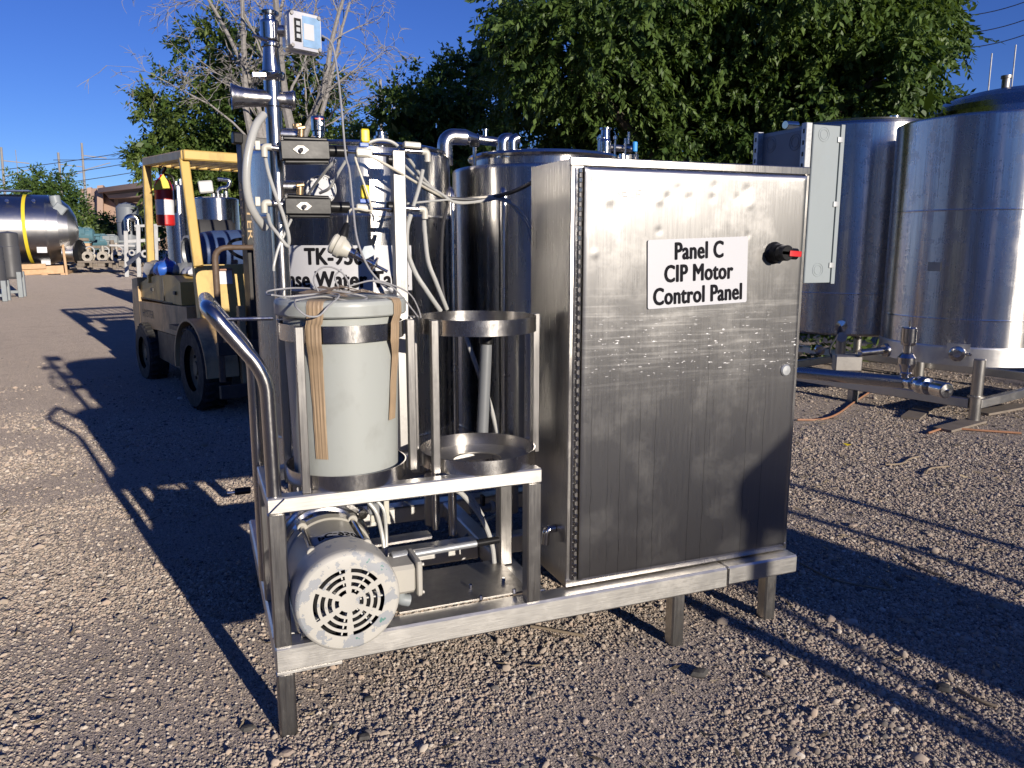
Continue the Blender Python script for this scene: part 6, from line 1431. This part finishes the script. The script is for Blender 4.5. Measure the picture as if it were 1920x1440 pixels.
tree('broadleaf_tree', 'green leafy tree behind the dead tree and the forklift guard', [(345, 245, 72), (305, 205, 34), (420, 140, 78), (430, 70, 34), (500, 200, 90), (415, 275, 90), (335, 320, 62), (560, 150, 64), (580, 250, 76), (480, 310, 86), (390, 370, 76), (325, 400, 42), (640, 270, 42), (287, 290, 30), (480, 400, 80)], 33, 13, 10, .17, 23, 'leafl', 440, droop=.5, jit=1.5, trunk=.25)
tree('shrub', 'broad far bush under the utility poles', [(60, 352, 28), (100, 352, 30), (135, 378, 26), (38, 365, 24), (90, 385, 36), (130, 405, 32), (165, 425, 22)], 46, 16, 9, .16, 24, 'leaf', 90, 'shrub', nleaf=8, jit=2)
tree('shrub', 'dark hedge bush in front of the overpass', [(165, 428, 18), (190, 432, 20), (212, 428, 18), (150, 445, 20), (200, 450, 24), (270, 428, 18), (285, 440, 24), (255, 448, 22), (300, 440, 26)], 40, 16, 9, .14, 25, 'leafd', 200, 'shrub', nleaf=8, jit=1.5)
tree('shrub', 'light green bush behind the motor rack', [(140, 420, 20), (155, 428, 18), (130, 440, 20), (165, 440, 14), (150, 455, 20)], 36, 20, 9, .13, 26, 'leafl', 150, 'shrub', nleaf=8, jit=.5)
tree('broadleaf_tree', 'leafy tree behind the grey enclosure and storage tanks', [(1480, 270, 75), (1560, 270, 70), (1640, 260, 65), (1720, 250, 60), (1500, 330, 70), (1600, 340, 70), (1430, 330, 60), (1770, 240, 40)], 14.5, 34, 9, .09, 27, 'leafd', 1600, droop=.6)
def weeds():
    g = np.random.default_rng(5); V_ = []
    for px, py in ((1520, 655), (1545, 660), (1560, 663), (1600, 662), (1620, 668), (1645, 660), (1675, 668)):
        b = np.array(gnd(px, py+20)); b = b+np.array([.2, .3, 0])
        n = 40; p = b+g.normal(size=(n, 3))*[.14, .14, .0]+np.stack([np.zeros(n), np.zeros(n), g.random(n)*.38], 1)
        d = g.normal(size=(n, 3)); d[:, 2] = abs(d[:, 2])*.6; d /= np.linalg.norm(d, axis=1)[:, None]; w = np.cross(d, g.normal(size=(n, 3))); w /= np.linalg.norm(w, axis=1)[:, None]
        V_.append(np.stack([p, p+d*.05+w*.025, p+d*.11, p+d*.05-w*.025], 1))
    v = np.concatenate(V_); n = len(v); f = ((np.arange(n)*4)[:, None, None]+np.array([[0, 1, 2], [0, 2, 3]])[None]).reshape(-1, 3)
    tag(link('weeds', fastmesh('weeds', v.reshape(-1, 3), f, np.repeat(g.random(n), 4), smooth=False), 'leafl'), 'low green weeds growing under the storage tanks', 'weeds', kind='stuff')
weeds()
def dead_tree():
    rr = random.Random(31); base = PD(520, 470, 30.0); base.z = gz(base.y)
    t = thing('dead_tree', 'bare grey dead tree with drooping twigs in front of a green tree', 'tree', base)
    limbs, twigs = MB(), MB()
    def grow(p, d, L, r_, depth):
        n = 6 if depth < 2 else 4; pts = [p]; q = p.copy(); dd = d.copy()
        for i in range(n):
            w = .16 if depth < 2 else .34
            dd = (dd+V(rr.uniform(-w, w), rr.uniform(-w, w), rr.uniform(-w*.6, w*.6) - (.10 if depth >= 3 else 0))).normalized(); q = q+dd*(L/n); pts.append(q.copy())
        rs = [r_*(1-.6*i/n) for i in range(n+1)]
        (limbs if depth < 2 else twigs).tube(pts, rs, 7 if depth < 2 else 4, cap=False)
        if depth >= 5: return
        kids = (5, 6, 5, 4, 3)[depth]
        for _ in range(kids):
            i = rr.randint(1 if depth else 2, n); a = (pts[i]-pts[i-1]).normalized(); s = a.orthogonal().normalized(); s.rotate(Matrix.Rotation(rr.uniform(0, 6.28), 3, a))
            k = rr.uniform(.5, 1.1); grow(pts[i], (a*(1.0)+s*k).normalized(), L*rr.uniform(.34, .56), max(rs[i]*.42, .011), depth+1)
    D = 30.0
    for (px0, py0), (px1, py1), r_ in (((560, 330), (553, -60), .20), ((560, 280), (655, -20), .13), ((480, 330), (473, -60), .14), ((500, 300), (440, -40), .11), ((575, 290), (690, 10), .10), ((500, 300), (490, -80), .11), ((500, 230), (440, 150), .07)):
        a, b = PD(px0, py0, D), PD(px1, py1, D+rr.uniform(-.6, .6)); grow(a, (b-a).normalized(), (b-a).length, r_, 1)
    for px, py in ((560, 330), (480, 330), (470, 300), (500, 300), (560, 280), (480, 230)): limbs.tube([base, base.lerp(PD(px, py, D), .5)+V(.1, 0, .1), PD(px, py, D)], [.36, .28, .2], 8)
    limbs.build('trunk', 'bark', t); w = twigs.build('twigs', 'bark', t, ang=180); w['kind'] = 'stuff'
dead_tree()

# ================================================================== BEHIND THE CAMERA (casts the shadows and fills the reflections)
def behind():
    # hopper on legs whose shadow falls across the right of the yard and the foot of the door
    yh = -2.5; k = (2.1-yh); ox, oz = k*math.tan(SAZ), k*math.tan(SEL)/math.cos(SAZ)
    c = V(2.555+ox, yh, 0); zb = .51+oz
    t = thing('hopper', 'round stainless hopper on tall legs standing behind the photographer', 'hopper', c)
    MB().lathe([(0, zb), (.86, zb), (.865, zb+.07), (.66, zb+.22), (.45, zb+.34), (.2, zb+.42), (0, zb+.45)], c, n=64).build('shell', 'tank_far', t)
    MB().lathe([(.34, 0), (.35, .05), (.35, zb-.01), (0, zb-.01)], c+V(-.13, 0, 0), n=48).build('discharge_drum', 'tank_far', t)
    for sx, w in ((-.80, .075), (.865, .05), (.445, .05)):
        MB().bar((c.x+sx, c.y, 0), (c.x+sx, c.y, zb), w, w, up=(0, 1, 0)).build('leg', 'post', t)
    MB().bar((c.x-.78, c.y, .86), (c.x-.45, c.y, 1.30), .04, .04).build('brace', 'post', t)
    rr = np.random.default_rng(3)
    lobes = []
    for i in range(0, 26):
        if i in (2, 7, 11, 12, 18, 23): continue
        an = R(-75+150*i/25+rr.uniform(-2, 2)); d = rr.uniform(34, 42); lobes.append((np.array([d*math.sin(an), -d*math.cos(an), rr.uniform(1.6, 3.0)]), float(rr.uniform(2.4, 3.6))))
    for i in (0, 1, 2, 4, 5, 8, 9, 11, 13, 14, 17, 18, 20, 21):
        an = R((-95+62*i/11) if i < 11 else (40+62*(i-11)/11)); d = rr.uniform(24, 32); lobes.append((np.array([d*math.sin(an), -d*math.cos(an), rr.uniform(3.0, 7.0)]), float(rr.uniform(3.0, 4.2))))
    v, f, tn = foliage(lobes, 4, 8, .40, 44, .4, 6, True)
    tag(link('reflection_trees', fastmesh('reflection_trees', v, f, tn, smooth=False), 'leafd'), 'unseen belt of trees added behind the camera for the reflections', 'wood', kind='stuff')  # unseen trees, added to put dark bands into the steel reflections
    for i, (x, y, w, d, h, lb) in enumerate(((-9, -15, 7, 4, 3.0, 'unseen tan shed added behind the camera for the reflections'), (15, -22, 6, 4, 2.8, 'unseen long grey shed added behind the camera for the reflections'))):  # sheds added out of view, for contrast in the reflections
        s = thing('reflection_shed', lb, 'shed', (x, y, 0)); MB().box((x-w/2, y-d/2, 0), (x+w/2, y+d/2, h)).build('wall', 'concreted' if i == 0 else 'greyshade', s)
        MB().prism([(x-w/2-.2, y-d/2-.3, h), (x-w/2-.2, y+d/2+.3, h), (x-w/2-.2, y, h+.9)], (w+.4, 0, 0)).build('roof', 'dull', s)
        MB().box((x-.5, y+d/2+.003, 0), (x+.5, y+d/2+.05, 2.1)).build('door', 'darkmetal', s)
    for i, (x, y, r_, h, lb) in enumerate(((4.9, -13.0, .8, 2.4, 'unseen stainless tank added behind the camera for the reflections, nearest the hopper'), (-1.6, -14.0, .9, 2.6, 'unseen wide stainless tank added behind the camera for the reflections'), (1.7, -13.4, .7, 2.2, 'unseen short stainless tank added behind the camera for the reflections'))):  # tanks added out of view as bright and dark stripes to reflect
        build_tank('reflection_tank', lb, V(x, y, 0), r_, .4, h, .2, (), 'tank_far', legs=4, leg_r=.05, zleg=0, n=48)
behind()

# ================================================================== GROUND CLUTTER
def clutter():
    def lay(name, lb, cat, pts, r_, mat, k=6):
        P = catmull([at_z(px, py, r_+.006) for px, py in pts], k); tag(MB().tube(P, r_, 7).build(name, mat, loc=P[0]), lb, cat)
    lay('extension_cord', 'orange cord lying across the dirt from the tank stand', 'cord', [(1495, 787), (1540, 786), (1570, 776), (1600, 755), (1650, 722)], .008, 'orange')
    lay('extension_cord', 'orange cord lying beside the front stand post', 'cord', [(1740, 812), (1775, 803), (1840, 807), (1915, 812)], .008, 'orange')
    lay('dry_stick', 'long thin dry stick by the skid front rail', 'stick', [(995, 1174), (1040, 1182), (1095, 1192)], .005, 'stick')
    lay('dry_stick', 'dark dry stick curling in the shadow right of the skid', 'stick', [(1500, 1055), (1560, 1085), (1640, 1102), (1672, 1104), (1655, 1086)], .004, 'stick')
    lay('dry_stick', 'pale bent twig on the sunny dirt', 'stick', [(1660, 871), (1690, 869), (1706, 860), (1722, 856)], .005, 'stick')
    lay('dry_stick', 'pale twig lying near the bent one', 'stick', [(1735, 888), (1745, 878), (1780, 874)], .005, 'stick')
    lay('dry_stick', 'dark twig in the strip between two shadows', 'stick', [(1690, 1040), (1720, 1062), (1770, 1080)], .004, 'stick')
    lay('dry_stick', 'brown twig in the wide shadow', 'stick', [(1795, 1290), (1830, 1310), (1870, 1325)], .005, 'stick')
    for i, (px, py, s_, rot, lb) in enumerate(((1800, 798, .5, .2, 'warped brown board under the front stand post'), (1720, 775, .45, .5, 'thin weathered board lying beneath the tank stand'), (1880, 768, .6, .1, 'weathered board lying at the far side of the stand post'))):
        c = at_z(px, py, .012); u = V(math.cos(rot), math.sin(rot), 0); tag(MB().bar(c-u*s_*.5, c+u*s_*.5+V(0, 0, .01), .14, .018).build('loose_board', 'woodold', loc=c), lb, 'board')
    q = at_z(1588, 834, .01); tag(MB().prism([q+V(-.02, -.02, 0), q+V(.02, -.015, .004), q+V(.022, .02, 0), q+V(-.018, .02, .008)], (0, 0, .002)).build('yellow_scrap', 'yellow_tag', loc=q), 'small yellow scrap on the dirt', 'scrap')
    rr = random.Random(12)
    for i, (px, py, s_, lb) in enumerate(((465, 1365, .020, 'angular dark stone beside the front leg'), (682, 1382, .020, 'dark wedge stone in front of the motor'), (690, 1310, .016, 'flat dark stone below the motor'), (1312, 1262, .030, 'large dark angular stone by the middle leg'), (1770, 1290, .026, 'smooth grey stone at the shadow edge'), (1600, 985, .024, 'pink stone on the sunlit strip'), (538, 1412, .018, 'pale rounded stone near the front leg'))):
        s_ *= .8; c = at_z(px, py, s_*.30); m = MB(); m.sphere((0, 0, 0), 1, 8); ph = rr.uniform(0, 6); m.v = [tuple(c+V(q[0]*s_*1.3*(1+.2*math.sin(5*q[1]+ph)), q[1]*s_*(1+.2*math.cos(4*q[0]+ph)), q[2]*s_*.6)) for q in m.v]
        tag(m.build('loose_stone', ('darkstone', 'darkstone', 'darkstone', 'darkstone', 'darkstone', 'tanstone', 'tanstone')[i], loc=c, ang=25), lb, 'stone')
clutter()
def litter():
    g = np.random.default_rng(8); N = 7000
    x = np.concatenate([g.uniform(2.4, 8.5, 5200), g.uniform(-2.5, 3.5, N-5200)]); y = np.concatenate([g.uniform(2.2, 8.0, 5200), g.uniform(1.4, 6.5, N-5200)])
    a = g.uniform(0, 6.283, N); L = g.uniform(.008, .035, N); w = L*g.uniform(.05, .22, N); z = .004+.018*np.maximum(y-5, 0)+g.uniform(0, .006, N)
    u = np.stack([np.cos(a), np.sin(a), g.normal(0, .25, N)], 1); n = np.stack([-np.sin(a), np.cos(a), g.normal(0, .3, N)], 1); c = np.stack([x, y, z], 1)
    v = np.stack([c-u*L[:, None], c+n*w[:, None], c+u*L[:, None], c-n*w[:, None]], 1); v[..., 2] = np.maximum(v[..., 2], z[:, None])
    f = ((np.arange(N)*4)[:, None, None]+np.array([[0, 1, 2], [0, 2, 3]])[None]).reshape(-1, 3)
    tag(link('dry_litter', fastmesh('dry_litter', v.reshape(-1, 3), f, np.repeat(g.random(N), 4), smooth=False), leaf_mat('dry_litter_blades', (.09, .07, .05), (.52, .42, .27), .1)), 'dry leaf and straw litter scattered over the dirt near the tank stand', 'litter', kind='stuff')
litter()
